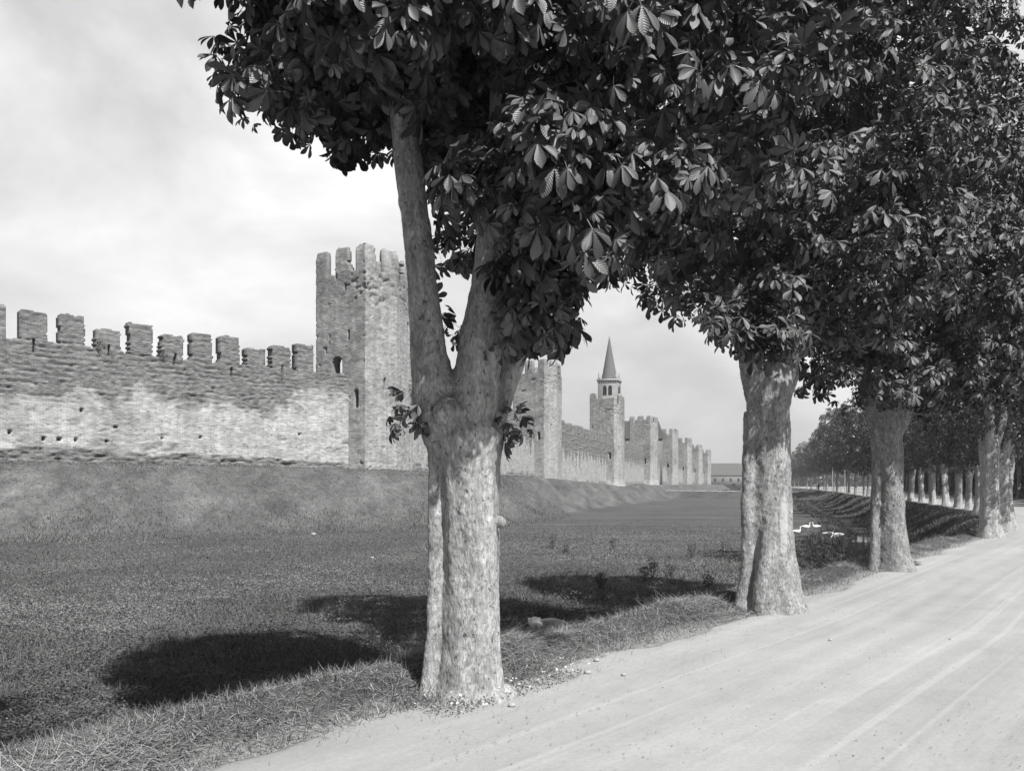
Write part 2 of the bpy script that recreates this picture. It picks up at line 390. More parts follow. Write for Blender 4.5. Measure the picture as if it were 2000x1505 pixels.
obj('road', mesh('road', RV, [q], M_ROAD, True, {'wuv': np.stack([np.broadcast_to(s_[:, None], O.shape), O, 0 * O], -1).reshape(-1, 3)}), kind='structure')
# causeway path
cd = (CW[1] - CW[0]) / np.hypot(*(CW[1] - CW[0])); cn = np.array([cd[1], -cd[0]])
tt = np.linspace(-2, np.hypot(*(CW[1] - CW[0])) + 6, 40); oo = np.linspace(-1.9, 1.9, 7)
cv = CW[0] + cd * tt[:, None, None] + cn * oo[None, :, None]
cz = np.full(cv.shape[:2], 0.04); cz[:, 0] = cz[:, -1] = -0.1
I = np.arange(cz.size).reshape(cz.shape); q = np.stack([I[:-1, :-1], I[:-1, 1:], I[1:, 1:], I[1:, :-1]], -1).reshape(-1, 4)
obj('path', mesh('path', np.concatenate([cv, cz[..., None]], -1).reshape(-1, 3), [q], M_ROAD, False,
    {'wuv': np.stack([np.broadcast_to(tt[:, None], cz.shape), np.broadcast_to(oo, cz.shape), 0 * cz], -1).reshape(-1, 3)}), kind='structure')
# water of the ditch
k = (pc[:, 1] > 27) & (pc[:, 1] < 178)
wc = pc[k] - pn[k] * 6.0; wnrm = pn[k]; oo = np.array([-0.6, 0, 0.6])
wv = wc[:, None, :] + wnrm[:, None, :] * oo[None, :, None]
wz = np.repeat((lawn_z(wc[:, 1]) - 0.30)[:, None], 3, 1); wz[:] = np.minimum(wz, -1.62)
I = np.arange(wz.size).reshape(wz.shape); q = np.stack([I[:-1, :-1], I[:-1, 1:], I[1:, 1:], I[1:, :-1]], -1).reshape(-1, 4)
obj('water', mesh('water', np.concatenate([wv, wz[..., None]], -1).reshape(-1, 3), [q], M_WATER), kind='structure')

# ------------------------------------------------------------------ masonry sheets (walls and towers as thick shells with openings)
def sheet(path, closed, z0, z1, ds, dz, mask, disp, thick, part=None, ero=None, taper=None):
    P = [np.array(p, float) for p in path]
    segs = list(zip(P, P[1:] + ([P[0]] if closed else [])))[:len(P) if closed else len(P) - 1]
    pts, nrm, S, sid = [], [], [], []
    ns_ = []
    for a, c in segs:
        d = (c - a); ln = np.hypot(*d); d /= ln; ns_.append((d, np.array([d[1], -d[0]]), ln, max(2, int(math.ceil(ln / ds)))))
    acc = 0
    for k, ((a, c), (d, nn, ln, cnt)) in enumerate(zip(segs, ns_)):
        prv = ns_[k - 1][1] if (k > 0 or closed) else nn
        for i in range(cnt):
            pts.append(a + d * ln * i / cnt); S.append(acc + ln * i / cnt)
            if i == 0: mn = (nn + prv) / (1 + nn @ prv); nrm.append(mn)
            else: nrm.append(nn)
        acc += ln
    if not closed: pts.append(P[-1]); nrm.append(ns_[-1][1]); S.append(acc)
    pts = np.array(pts); nrm = np.array(nrm); S = np.array(S)
    nv = len(pts); nc = nv if closed else nv - 1
    Z = np.arange(z0, z1 + dz * 0.5, dz); nz = len(Z) - 1
    Sc = S + np.concatenate([np.diff(S), [acc - S[-1]]]) / 2; Sc = Sc[:nc]
    Zc = (Z[1:] + Z[:-1]) / 2
    Mk = mask(Sc[:, None] + 0 * Zc[None], Zc[None] + 0 * Sc[:, None])
    SS, ZZ = np.meshgrid(S, Z, indexing='ij')
    D = disp(SS, ZZ); tp = taper(SS, ZZ) if taper else 0 * SS
    FV = pts[:, None] + nrm[:, None] * (D - tp)[..., None]
    TH = thick(SS, ZZ) if callable(thick) else thick
    BV = pts[:, None] - nrm[:, None] * (TH - tp)[..., None]
    V = np.concatenate([np.concatenate([FV, ZZ[..., None]], -1).reshape(-1, 3), np.concatenate([BV, ZZ[..., None]], -1).reshape(-1, 3)])
    nI = nv * (nz + 1)
    def fi(i, j): return (i % nv) * (nz + 1) + j
    ci, cj = np.nonzero(Mk)
    pid = part(Sc[ci], Zc[cj]) if part else np.zeros(len(ci), int)
    def nb(di, dj):
        i, j = ci + di, cj + dj
        if closed: i = i % nc
        ok = (i >= 0) & (i < nc) & (j >= 0) & (j < nz)
        r = np.zeros(len(ci), bool); r[ok] = Mk[i[ok], j[ok]]; return ~r
    a, b_, c_, d_ = fi(ci, cj), fi(ci + 1, cj), fi(ci + 1, cj + 1), fi(ci, cj + 1)
    Q = [np.stack([a, b_, c_, d_], -1), np.stack([a + nI, d_ + nI, c_ + nI, b_ + nI], -1)]; PI = [pid, pid]
    for (di, dj, q4) in ((1, 0, (b_, b_ + nI, c_ + nI, c_)), (-1, 0, (a, d_, d_ + nI, a + nI)), (0, 1, (d_, c_, c_ + nI, d_ + nI)), (0, -1, (a, a + nI, b_ + nI, b_))):
        k = nb(di, dj); Q.append(np.stack(q4, -1)[k]); PI.append(pid[k])
    Q = np.concatenate(Q); PI = np.concatenate(PI)
    uv = np.stack([SS, ZZ, 0 * SS], -1).reshape(-1, 3); uvb = uv + (31, 0, 0)
    uv = np.concatenate([uv, uvb]); er = ero(SS, ZZ).ravel() if ero else 0 * SS.ravel(); er = np.concatenate([er, er])
    out = {}
    for p in np.unique(PI):
        qq = Q[PI == p]; u, inv = np.unique(qq, return_inverse=True)
        out[int(p)] = (V[u], inv.reshape(qq.shape), {'wuv': uv[u], 'ero': er[u]})
    return out, acc
def build_sheet(root, out, body, M, origin):
    for p, (V, q, at) in sorted(out.items()):
        nm = body if p == 0 else 'merlon'
        obj(nm, mesh(nm, V - np.array(origin), [q], M, False, at), root)

# --- the near wall
wd = (WB - WA) / np.hypot(*(WB - WA)); W0 = WA - wd * 13.0; WLEN = 13.0 + np.hypot(*(WB - WA))
def s_of(px, org=W0, d=wd):                       # where a sight line at photo column px meets the wall plane
    r = (px - 1000) / F
    return (r * org[1] - org[0]) / (d[0] - r * d[1])
def z_of(px, py, org=W0, d=wd):
    s = s_of(px, org, d); Y = org[1] + d[1] * s
    return EYE + (HOR - py) / F * Y
ml = [(-45, 12, 592), (38, 92, 606), (115, 165, 615), (186, 234, 643), (252, 298, 631), (315, 358, 654), (374, 414, 650), (430, 468, 657), (482, 519, 681), (532, 567, 676), (579, 612, 674)]
MER = []
for a, b_, t in ml: MER.append((s_of(a), s_of(b_), z_of((a + b_) / 2, t)))
s = MER[0][0] - 1.0
ex = []
while s > 2: ex.append((s - 1.75, s, 12.9 + 0.3 * math.sin(s * 7))); s -= 2.75
MER = ex[::-1] + MER
gp = [(-600, 657), (20, 660), (100, 667), (240, 684), (300, 695), (365, 701), (520, 716), (600, 728), (614, 728), (672, 730), (680, 742), (705, 765)]
gs = np.array([s_of(a) if a > -500 else 0 for a, _ in gp]); gzz = np.array([z_of(a, b_) if a > -500 else 11.2 for a, b_ in gp])
o_ = np.argsort(gs); gs, gzz = gs[o_], gzz[o_]
slits = [(66, 660, 688), (213, 672, 694), (344, 690, 703), (340, 697, 715), (453, 715, 737), (551, 712, 745), (-20, 650, 680)]
SL = [(s_of(a), z_of(a, c), z_of(a, b_)) for a, b_, c in slits]
holes = [(20, 844), (85, 856), (116, 857), (148, 858), (208, 860), (226, 833), (160, 800), (585, 903 - 55), (392, 853), (318, 855)]
HL = [(s_of(a), z_of(a, b_)) for a, b_ in holes]
def w1_gap(s, z): return np.interp(s, gs, gzz) + 0.28 * (vn(s * 1.3, np.floor(z / 0.08) * 0.2, 2) - 0.5) + 0.25 * (vn(s * 3.1, 0 * s, 12) - 0.5)
def w1_mask(s, z):
    m = z < w1_gap(s, z)
    row = np.floor(z / 0.16)
    jl = 0.13 * (_h(row, 0 * row + 3, 5) - 0.5) + 0.10 * (vn(z * 1.3, s * 0.3, 8) - 0.5)
    for k, (a, b_, t) in enumerate(MER):
        top = t + 0.16 * (vn(s * 2.2, 0 * s + k, 3) - 0.5) - 0.14 * np.clip(1 - np.minimum(s - a, b_ - s) / 0.15, 0, 1) * (_h(np.array(k), np.array(1), 7) > 0.5)
        m |= (s > a + jl + 0.02) & (s < b_ + jl * 0.8 - 0.02) & (z < top) & (z > 8)
    for a, z0, z1 in SL: m &= ~((np.abs(s - a) < 0.09) & (z > z0) & (z < z1))
    return m
def w1_ero(s, z):
    # sharp region edge between eroded brickwork above and plaster below, with drips; ragged footing
    px = [0, s_of(0), s_of(60), s_of(180), s_of(230), s_of(270), s_of(330), s_of(420), s_of(520), s_of(590), s_of(620), s_of(690)]
    py = [7.6, z_of(0, 775), z_of(60, 772), z_of(180, 764), z_of(230, 790), z_of(270, 764), z_of(330, 778), z_of(420, 790), z_of(520, 815), z_of(590, 770), z_of(620, 772), z_of(690, 775)]
    e = np.interp(s, px, py) + 1.1 * (fbm(s * 0.7, z * 0.5, 41, 4) - 0.5) + 0.6 * (vn(s * 1.7, 0 * s, 42) - 0.5) + 1.6 * (fbm(s * 1.6, z * 2.6, 46, 3) - 0.5)
    up = ss(-0.7, 0.7, z - e)
    ft = 2.85 + 0.95 + 0.9 * (fbm(s * 0.45, z * 0.7, 43, 3) - 0.5) - 0.5 * ss(s_of(420), s_of(600), s)
    lo = ss(0.15, -0.15, z - ft) * 0.95
    brk = 0.42 * ss(0.45, 0.65, fbm(s * 0.25, z * 0.4, 47, 3)) * ss(s_of(330), s_of(230), s)    # brick face shows at the left
    pt = 0.55 * ss(0.60, 0.72, fbm(s * 0.7, z * 1.4, 45, 4))
    return np.clip(np.maximum(np.maximum(up * (.62 + .6 * fbm(s * .9, z * 1.5, 48, 4)), lo), np.maximum(brk, pt)), 0, 1)
def w1_disp(s, z):
    e = w1_ero(s, z)
    c = z / 0.34 + 1.1 * (fbm(s * 0.22, z * 0.4, 51, 4) - 0.5) * 2
    fr = c - np.floor(c)
    brk = 0.5 * vn(s * 1.3, np.floor(c) * 3.7, 52) + 0.5 * vn(s * 4.2, np.floor(c) * 5.1, 56)
    groove = (fr < 0.30 + 0.3 * (brk - 0.5)) * ss(0.42, 0.56, brk)
    e = e * np.where(z > np.interp(s, gs, gzz) + 0.1, 0.45, 1)
    d = -0.10 * groove * e + 0.06 * (vn(s * 2.6 + 0.5 * np.floor(z / .22), np.floor(z / .22) * 2.3, 57) - 0.5) * e + 0.09 * (fbm(s * 2.8, z * 5, 53, 4) - 0.5) * (0.25 + e) + 0.05 * (fbm(s * 5, z * 6, 55, 2) - 0.5)
    ft = z < 3.9
    stn = fbm(s * 1.6, z * 3.0, 58, 2)
    d = d + np.where(ft, 0.26 * (stn - 0.5) * e, 0)
    for a, b_ in HL: d = np.where((np.abs(s - a) < 0.10) & (np.abs(z - b_) < 0.09), -0.55, d)
    return d
def w1_part(s, z):
    pid = np.zeros(len(s), int); up = z > np.interp(s, gs, gzz) + 0.05
    for k, (a, b_, t) in enumerate(MER): pid[(s > a - 0.3) & (s < b_ + 0.3) & up] = k + 1
    return pid
out, _ = sheet([tuple(W0), tuple(WB + wd * 0.5)], False, 2.0, 14.0, 0.085, 0.08, w1_mask, w1_disp, 0.9, w1_part, w1_ero)
org = (WA[0], WA[1], 2.9)
t = empty('town_wall', org, label='nearest battlemented wall of eroded brick and plaster, left of the tall near tower', cat='wall', group='lengths of town wall')
build_sheet(t, out, 'wall_face', M_WALL, org)
# wall-walk ledge behind the merlons
def boxm(V, F_, x0, y0, z0, x1, y1, z1):
    k = len(V); V += [(x0, y0, z0), (x1, y0, z0), (x1, y1, z0), (x0, y1, z0), (x0, y0, z1), (x1, y0, z1), (x1, y1, z1), (x0, y1, z1)]
    F_ += [(k, k + 3, k + 2, k + 1), (k + 4, k + 5, k + 6, k + 7), (k, k + 1, k + 5, k + 4), (k + 1, k + 2, k + 6, k + 5), (k + 2, k + 3, k + 7, k + 6), (k + 3, k, k + 4, k + 7)]
def boxes(name, L, M, parent=None, **k):
    V, F_ = [], []
    for b_ in L: boxm(V, F_, *b_)
    return obj(name, mesh(name, V, [np.array(F_)], M), parent, **k)

# --- towers
U = np.array((0.57, 0.822)); NN = np.array((U[1], -U[0]))
def tower(J, zb, ztop, gap, label, main=False, scale=1.0, dsz=0.11, filled=False, name_loc=None, slits=(), rot=0.0, bat=0.0):
    u = np.array((U[0] * math.cos(rot) - U[1] * math.sin(rot), U[0] * math.sin(rot) + U[1] * math.cos(rot))); nn = np.array((u[1], -u[0]))
    loc = [(0, -3.73), (0, 1.87), (3.6, 1.87), (7.1, 0.5), (7.1, -3.73)]
    P = [np.array(J) + (u * a + nn * b_) * scale for a, b_ in loc]
    lens = [np.hypot(*(P[(i + 1) % 5] - P[i])) for i in range(5)]; cum = np.concatenate([[0], np.cumsum(lens)]); per = cum[-1]
    c1 = cum[1]
    # merlons: (s0,s1,top) round the perimeter, one wrapping the corner as in the photo
    ms = []
    k5 = lens[0] / 5.6
    ms += [(-0.3 * k5, 1.28 * k5), (2.2 * k5, 3.62 * k5), (4.5 * k5, c1 + 1.15 * k5), (c1 + 2.0 * k5, c1 + 4.0 * k5), (cum[2] + 1.6 * k5, cum[2] + 2.9 * k5), (cum[3] - 0.3, cum[3] + 1.2), (cum[3] + 2.1, cum[3] + 3.5), (cum[4] + 0.6, cum[4] + 2.2), (cum[4] + 3.1, cum[4] + 4.7)]
    ms = ms[:5]; ms.append((cum[4] + 0.8, cum[4] + 2.4)) if not main else None
    if filled: ms = [(-1.5, 1.4), (1.4, c1 + 1.3 * k5), (c1 + 2.2 * k5, c1 + 3.5 * k5), (cum[2] + .4, cum[3] + 1.2), (cum[3] + 2.0, cum[4] + 2.0)]
    sd_ = int(J[1])
    rnd = [_h(np.array(i), np.array(sd_), 3) * 0.3 for i in range(len(ms))]
    if main: rnd = [0.1, 0.0, 0.12, 0.05, 0.3, 0.1, 0.1, 0.2, 0.1]
    if filled: rnd = [0.0, 1.1, 0.2, 0.4, 0.3]
    gapz = lambda s, z: gap + 0.25 * (vn(s * 1.5, 0 * s, 60 + sd_) - 0.5) + (0.9 * ss(0.72, 0.8, vn(s * 0.9, 0 * s, 61 + sd_)) if not main else 0)
    def wrap(s, a, b_):
        s = np.asarray(s); r = (s - a) % per; return r, (r < (b_ - a))
    def mask(s, z):
        m = z < gapz(s, z)
        for (a, b_), dd in zip(ms, rnd):
            jl = 0.06 * (vn(z * 6, 0 * z + a, 4) - 0.5)
            r, ins = wrap(s, a + 0.03 + jl, b_ - 0.03 + jl); L_ = b_ - a
            e = np.minimum(r, L_ - 0.06 - r)
            top = ztop - dd - 0.13 * np.clip(1 - e / 0.2, 0, 1) + 0.08 * (vn(s * 3, 0 * s, 5) - 0.5)
            m |= ins & (z < top)
        if main:
            # low stub in the right-hand gap, arched door on the wall walk, slits
            r, ins = wrap(s, c1 + 1.3, c1 + 1.8); m |= ins & (z < gap + 0.9)
            r, ins = wrap(s, 3.55, 3.95); m |= ins & (z < gap + 0.8 - 1.2 * (r - 0.0))
        # opening on the town side
        r, ins = wrap(s, cum[4] + 0.9, cum[4] + lens[4] - 1.5); arch = 13.6 + 0.9 * np.sqrt(np.clip(1 - ((r - (lens[4] - 2.4) / 2) / ((lens[4] - 2.4) / 2)) ** 2, 0, 1))
        if main: m &= ~(ins & (z > 9.8) & (z < arch))
        for (sc_, z0, z1, hw, ar) in slits:
            a_ = np.abs(s - sc_); m &= ~((a_ < hw) & (z > z0) & (z < z1 + ar * np.sqrt(np.clip(1 - (a_ / hw) ** 2, 0, 1))))
        return m
    def ero(s, z):
        e = 0.55 + 0.5 * (fbm(s * 0.35, z * 0.35, 70 + sd_, 4) - 0.5) * 2 + 0.9 * (fbm(s * 1.6, z * 2.6, 78 + sd_, 3) - 0.5)
        e = e - 0.30 * ss(zb + 8, zb + 2, z) + 0.25 * ss(gap - 3, gap, z)
        e = e - 0.12 * ((s > c1) & (s < cum[3])) - .1  # the two front faces get a lighter tone than the other sides
        return np.clip(e, 0, 1)
    def disp(s, z):
        d = 0.06 * (fbm(s * 3, z * 6, 71 + sd_, 3) - 0.5)
        rough = ss(gap - 3.2, gap - 1.6, z) * ss(gap + 1.2, gap - 0.2, z) * (s > c1 * 0.6) * (s < cum[3])
        n_ = vn(s * 2.2, z * 5.5, 72 + sd_)
        d = d - 0.13 * (n_ > 0.74) * rough * (z < gap - 0.15)
        d = d - 0.18 * (vn(s * 2.6, z * 3.1, 73 + sd_) > 0.95)
        d = d + (0.4 if bat else 0.0) * bat * ss(zb + 1.6, zb - 0.5, z)
        return d
    def taper(s, z): return 0.12 * ss(ztop - 0.7, ztop + 0.1, z)
    def part(s, z):
        pid = np.zeros(len(s), int); up = z > gap + 0.15
        for i, (a, b_) in enumerate(ms): r, ins = wrap(s, a - 0.12, b_ + 0.12); pid[ins & up] = i + 1
        return pid
    out, _ = sheet([tuple(p) for p in P], True, zb - 1.2, ztop + 0.5, dsz, dsz, mask, disp, lambda s, z: np.where(z > gap + 0.05, 0.45, 0.9), part, ero, taper)
    c = np.mean(P, 0); org = (c[0], c[1], zb)
    t = empty('watch_tower', org, label=label, cat='tower', group='towers along the town wall')
    build_sheet(t, out, 'tower_body', M_TOWER, org)
    # timber floor just below the battlements closes the shell
    inner = [tuple(np.array(J) + (u * a + nn * b_) * scale - c) for a, b_ in [(0.8, -2.9), (0.8, 1.2), (3.4, 1.2), (6.3, 0.2), (6.3, -2.9)]]
    V = [(x, y, gap - 1.3 - zb) for x, y in inner] + [(x, y, gap - 1.5 - zb) for x, y in inner]
    o = obj('tower_floor', mesh('tower_floor', V, [np.array([(0, 1, 2, 3), (5, 8, 7, 6)]), np.array([(0, 3, 4), (5, 9, 8)])] , M_WOOD), t)
    return t, P, c
def toz(py, Y): return EYE + (HOR - py) / F * Y
t1sl = [(3.75, 13.0, 13.85, 0.13, 0.0), (2.45, 10.2, 11.25, 0.62, 0.6), (4.55, 7.6, 8.9, 0.26, 0.2), (5.6 + 2.15, 9.1, 10.1, 0.15, 0), (3.35, 17.0, 17.6, 0.07, 0), (5.9, 16.9, 17.4, 0.07, 0)]
T1, P1_, c1_ = tower(TJ[0], 2.72, 20.6, 18.45, 'tall near brick tower with square merlons, seen just left of the nearest tree fork', main=True, slits=t1sl, dsz=0.10)
tl = [None,
      ('second tower from the near end, half hidden behind the nearest trunk', 2.4, toz(700, 126), toz(728, 126)),
      ('tower with a walled-up flat top standing right in front of the church belfry', 1.1, toz(766, 172), toz(790, 172)),
      ('tower just right of the belfry, with four tall merlons and a dark roof beside it', 1.4, toz(811, 225), toz(825, 225)),
      ('fifth tower along, slightly lower on the skyline than the one right of the belfry', 1.4, toz(836, 278), toz(848, 278)),
      ('darker sixth tower along the wall, third right of the belfry tower', 1.5, toz(854, 334), toz(864, 334)),
      ('small seventh tower along the wall, last but one before the farmhouse', 1.5, toz(867, 392), toz(875, 392)),
      ('farthest and smallest tower, at the end of the wall beside the farmhouse', 1.5, toz(877, 450), toz(884, 450))]
TP = [P1_]
for k in range(1, 8):
    lb, zb, zt, gp_ = tl[k]
    sl_ = [(2.2, zb + 8.6, zb + 9.3, 0.15, 0), (4.6, zb + 5.6, zb + 6.6, 0.28, 0.25), (5.6 + 1.9, zb + 7, zb + 8.1, 0.16, 0)]
    sc = 1.0 if k < 3 else 1.05 + 0.02 * k
    t_, p_, c_ = tower(TJ[k], zb, zt, gp_, lb, scale=sc, dsz=0.16 if k < 3 else 0.24, filled=(k == 2), slits=sl_, bat=1.0 if k in (2, 3) else 0.0)
    TP.append(p_)
# iron bars on the near tower's right face, as in the photo
bx = TP[0][3]; iron = []
t = T1
V, F_ = [], []
for zz in (9.55, 9.95, 10.35):
    x, y = bx[0] - c1_[0], bx[1] - c1_[1]; boxm(V, F_, x - 0.45, y - 1.0, zz - 2.72, x + 1.2, y - 0.94, zz - 2.66)
boxm(V, F_, x + 1.1, y - 1.0, 6.7, x + 1.16, y - 0.94, 7.75)
obj('iron_bracket', mesh('iron_bracket', V, [np.array(F_)], M_IRON), t)

# --- farther lengths of wall between the towers
def far_wall(A, B, zb, gap, top, label, dsx, seed):
    A = np.array(A); B = np.array(B); L_ = np.hypot(*(B - A)); n_m = int(L_ / 2.55)
    pitch = L_ / n_m
    def mask(s, z):
        r = (s % pitch); m = (z < gap + 0.2 * (vn(s * 1.3, 0 * s, seed) - 0.5))
        k = np.floor(s / pitch); tt = top - 0.35 * _h(k, k * 0, seed)
        return m | ((r > 0.45) & (r < pitch - 0.45) & (z < tt))
    def ero(s, z):
        ph = np.abs(((s / pitch) % 1) - 0.5) * 2           # drips run down between the bays
        e = zb + 5.6 - 1.9 * ph ** 2 * (0.4 + vn(np.floor(s / pitch + .5), 0 * s, seed + 3)) - 1.2 * (vn(s * 2.0, 0 * s, seed + 1) - 0.5) * 1.6
        up = ss(-0.5, 0.5, z - e)
        lo = 0.7 * ss(0.3, -0.3, z - zb - 0.5 - 0.8 * vn(s * 0.8, 0 * s, seed + 2))
        return np.clip(np.maximum(up * 0.85, lo) - 0.05, 0, 1)
    def disp(s, z):
        e = ero(s, z); c = z / 0.36; fr = c - np.floor(c)
        return -0.14 * e * (fr < 0.4) * (vn(s * 0.8, np.floor(c) * 3.1, seed + 5) > 0.4) + 0.08 * (fbm(s * 2, z * 4, seed + 6, 3) - 0.5)
    def part(s, z): return np.where(z > gap + 0.15, np.floor(s / pitch).astype(int) + 1, 0)
    out, _ = sheet([tuple(A), tuple(B)], False, zb - 1.5, top + 0.1, dsx, max(0.12, dsx * 0.8), mask, disp, 0.9, part, ero)
    org = (A[0], A[1], zb)
    t = empty('town_wall', org, label=label, cat='wall', group='lengths of town wall')
    build_sheet(t, out, 'wall_face', M_WALL, org)
wlab = ['length of wall with drip-stained plaster seen on both sides of the nearest trunk', 'second receding wall length, ending at the tower before the belfry',
        'short wall length right of the belfry tower', 'wall length between the fourth and fifth towers', 'wall length between the fifth and sixth towers',
        'wall length between the sixth and seventh towers', 'farthest length of wall between the last two towers']
for k in range(7):
    A = TP[k][3] * 0.62 + TP[k][4] * 0.38; B = np.array(TJ[k + 1]) + U * 0.35
    zb = min(WLZ[k + 2], WLZ[k + 3]); gp_ = 10.2 if k < 2 else 9.6
    tp = [11.9, 12.0, 11.3, 11.2, 11.2, 11.2, 11.2][k]
    far_wall(A, B, zb, tp - 1.9, tp, wlab[k], 0.13 if k == 0 else (0.2 if k < 3 else 0.3), 100 + 20 * k)

# ------------------------------------------------------------------ church belfry
bt = empty('bell_tower', (26.2, 230, 1.5), label='church belfry with a pointed spire and corner pinnacles rising behind the walls', cat='bell tower')
w2 = 2.6; zb_ = toz(742, 230) - 1.5; ang = R(-18)
def rotbox(L, ang):
    V, F_ = [], []
    for b_ in L: boxm(V, F_, *b_)
    V = np.array(V); c, s = math.cos(ang), math.sin(ang)
    return np.stack([V[:, 0] * c - V[:, 1] * s, V[:, 0] * s + V[:, 1] * c, V[:, 2]], -1), np.array(F_)
def rb(name, L, M, parent):
    V, F_ = rotbox(L, ang); return obj(name, mesh(name, V, [F_], M), parent)
rb('shaft', [(-w2, -w2, 0, w2, w2, zb_ - 0.5)], M_BELFRY, bt)
rb('cornice', [(-w2 - .25, -w2 - .25, zb_ - 0.5, w2 + .25, w2 + .25, zb_)] + [(-w2 - .12 + k * 0.62, -w2 - 0.14, zb_ - 1.0, -w2 + .2 + k * 0.62, -w2 + .01, zb_ - 0.51) for k in range(9)], M_STONE, bt)
for sx, rot_ in ((0, 0), (1, 1)):
    for c_ in (-0.72, 0.72):
        z0 = zb_ - 4.3
        pts = [(-0.5, 0)] + [(0.5, 0)] + [(0.5 * math.cos(a), 2.0 + 0.6 * math.sin(a)) for a in np.linspace(0, math.pi, 9)]
        if rot_ == 0: V = [(c_ + p[0], -w2 - d, z0 + p[1]) for d in (0.03, -0.3) for p in pts]
        else: V = [(w2 + d, c_ + p[0], z0 + p[1]) for d in (0.03, -0.3) for p in pts]
        V = np.array(V); c, s = math.cos(ang), math.sin(ang); V = np.stack([V[:, 0] * c - V[:, 1] * s, V[:, 0] * s + V[:, 1] * c, V[:, 2]], -1)
        me = bpy.data.meshes.new('bell_window'); npt = len(pts)
        me.from_pydata([tuple(v) for v in V], [], [tuple(range(npt)), tuple(range(2 * npt - 1, npt - 1, -1))] + [(i, i + npt, (i + 1) % npt + npt, (i + 1) % npt) for i in range(npt)])
        me.materials.append(M_DARK); obj('bell_window', me, bt)
def cone(name, r0, z0, z1, M, parent, cx=0, cy=0, n=16, r1=0.05):
    V = []; F_ = []
    for (r, z) in ((r0, z0), (r0 * 0.55 + r1 * .45, z0 * 0.55 + z1 * 0.45), (r1, z1)):
        V += [(cx + r * math.cos(2 * math.pi * i / n), cy + r * math.sin(2 * math.pi * i / n), z) for i in range(n)]
    for k in range(2): F_ += [(k * n + i, k * n + (i + 1) % n, (k + 1) * n + (i + 1) % n, (k + 1) * n + i) for i in range(n)]
    me = bpy.data.meshes.new(name); me.from_pydata(V, [], F_ + [tuple(range(n))[::-1], tuple(range(2 * n, 3 * n))]); me.materials.append(M)
    return obj(name, me, parent)
cone('spire', 2.15, zb_, toz(657, 230) - 1.5, M_SPIRE, bt, n=16)
for sx in (-1, 1):
    for sy in (-1, 1):
        x, y = sx * (w2 - .3), sy * (w2 - .3); X_, Y_ = x * math.cos(ang) - y * math.sin(ang), x * math.sin(ang) + y * math.cos(ang)
        V, F_ = rotbox([(x - .26, y - .26, zb_, x + .26, y + .26, zb_ + 1.0)], ang)
        p = obj('pinnacle', mesh('pinnacle', V, [F_], M_STONE), bt)
        cone('pinnacle_tip', 0.34, zb_ + 1.0, zb_ + 2.1, M_STONE, p, X_, Y_, 8)
# dark roofed building behind the wall between towers
def house(name, c, rz_, L_, W_, hw, hr, label, cat, wins=(), M1=M_RENDER, M2=M_ROOF, hip=0.0, chim=False, zg=1.4, **k):
    t = empty(name, (c[0], c[1], zg), rz_, label=label, cat=cat, **k)
    a, b_ = L_ / 2, W_ / 2
    boxes('wall', [(-a, -b_, -1, a, b_, hw)], M1, t)
    e = 0.5
    V = [(-a - e, -b_ - e, hw + .003), (a + e, -b_ - e, hw + .003), (a + e, b_ + e, hw + .003), (-a - e, b_ + e, hw + .003), (-a - e + hip, 0, hw + hr), (a + e - hip, 0, hw + hr)]
    me = bpy.data.meshes.new('roof'); me.from_pydata(V, [], [(0, 1, 5, 4), (2, 3, 4, 5), (1, 2, 5), (3, 0, 4), (3, 2, 1, 0)]); me.materials.append(M2)
    r = obj('roof', me, t)
    if chim: boxes('chimney', [(a - 3, -0.5, hw + hr - 1.0, a - 1.8, 0.5, hw + hr + 0.9)], M1, r)
    for (x, z, ww, hh) in wins: boxes('window', [(x - ww / 2, -b_ - 0.02, z, x + ww / 2, -b_ + .1, z + hh)], M_DARK, t)
    return t
house('church_nave', (38.5, 258), R(8), 11, 10, toz(858, 258) - 1.4, toz(822, 258) - toz(858, 258), 'dark roofed building behind the wall between the belfry tower and the next', 'building', M2=m_plain('dark_slate', 0.075), hip=0)
house('farmhouse', (139, 560), R(-3), 40, 12, 7.0, 5.2, 'long two-storey farmhouse with a tiled roof at the far end of the walls', 'house',
      wins=[(-17 + i * 5, 2.9, 1.2, 2.2) for i in range(8)] + [(-15 + i * 10, -0.2 + .5, 2.4, 1.4) for i in range(4)], chim=False, zg=0.3)
house('barn', (142, 600), R(-3), 44, 12, 12.2, 4.0, 'taller building with a chimney just behind the long farmhouse roof', 'house', hip=5, chim=True, zg=0.0)

# ------------------------------------------------------------------ bridge over the ditch
bc = CW[1] - cd * 4.5
brz = math.atan2(cd[1], cd[0])
br = empty('footbridge', (bc[0], bc[1], 0), brz, label='small stone culvert bridge with two pale piers and thin railings over the ditch', cat='bridge')
def fr(px, Y): return ((px - 1000) / F * Y, Y)
yb = 3.4
boxes('deck', [(-4.5, yb - 0.6, -0.25, 5.5, yb + 0.0, 0.09)], M_STONE, br)
for x in (-1.9, 1.9): boxes('pier', [(x - 0.3, yb + 0.003, -2.3, x + 0.3, yb + 0.5, -0.05), (x - 0.38, yb + 0.003, -0.05, x + 0.38, yb + 0.58, 0.12)], M_PALEPOST, br)
arc = [(0.75 * math.cos(a), -1.55 + 0.75 * math.sin(a)) for a in np.linspace(0, math.pi, 13)]
V, F_ = [], []
pl = [(-1.6, -2.3), (-0.75, -2.3)] + arc[::-1] + [(0.75, -2.3), (1.6, -2.3), (1.6, -0.26), (-1.6, -0.26)]
me = bpy.data.meshes.new('culvert_wall'); npt = len(pl)
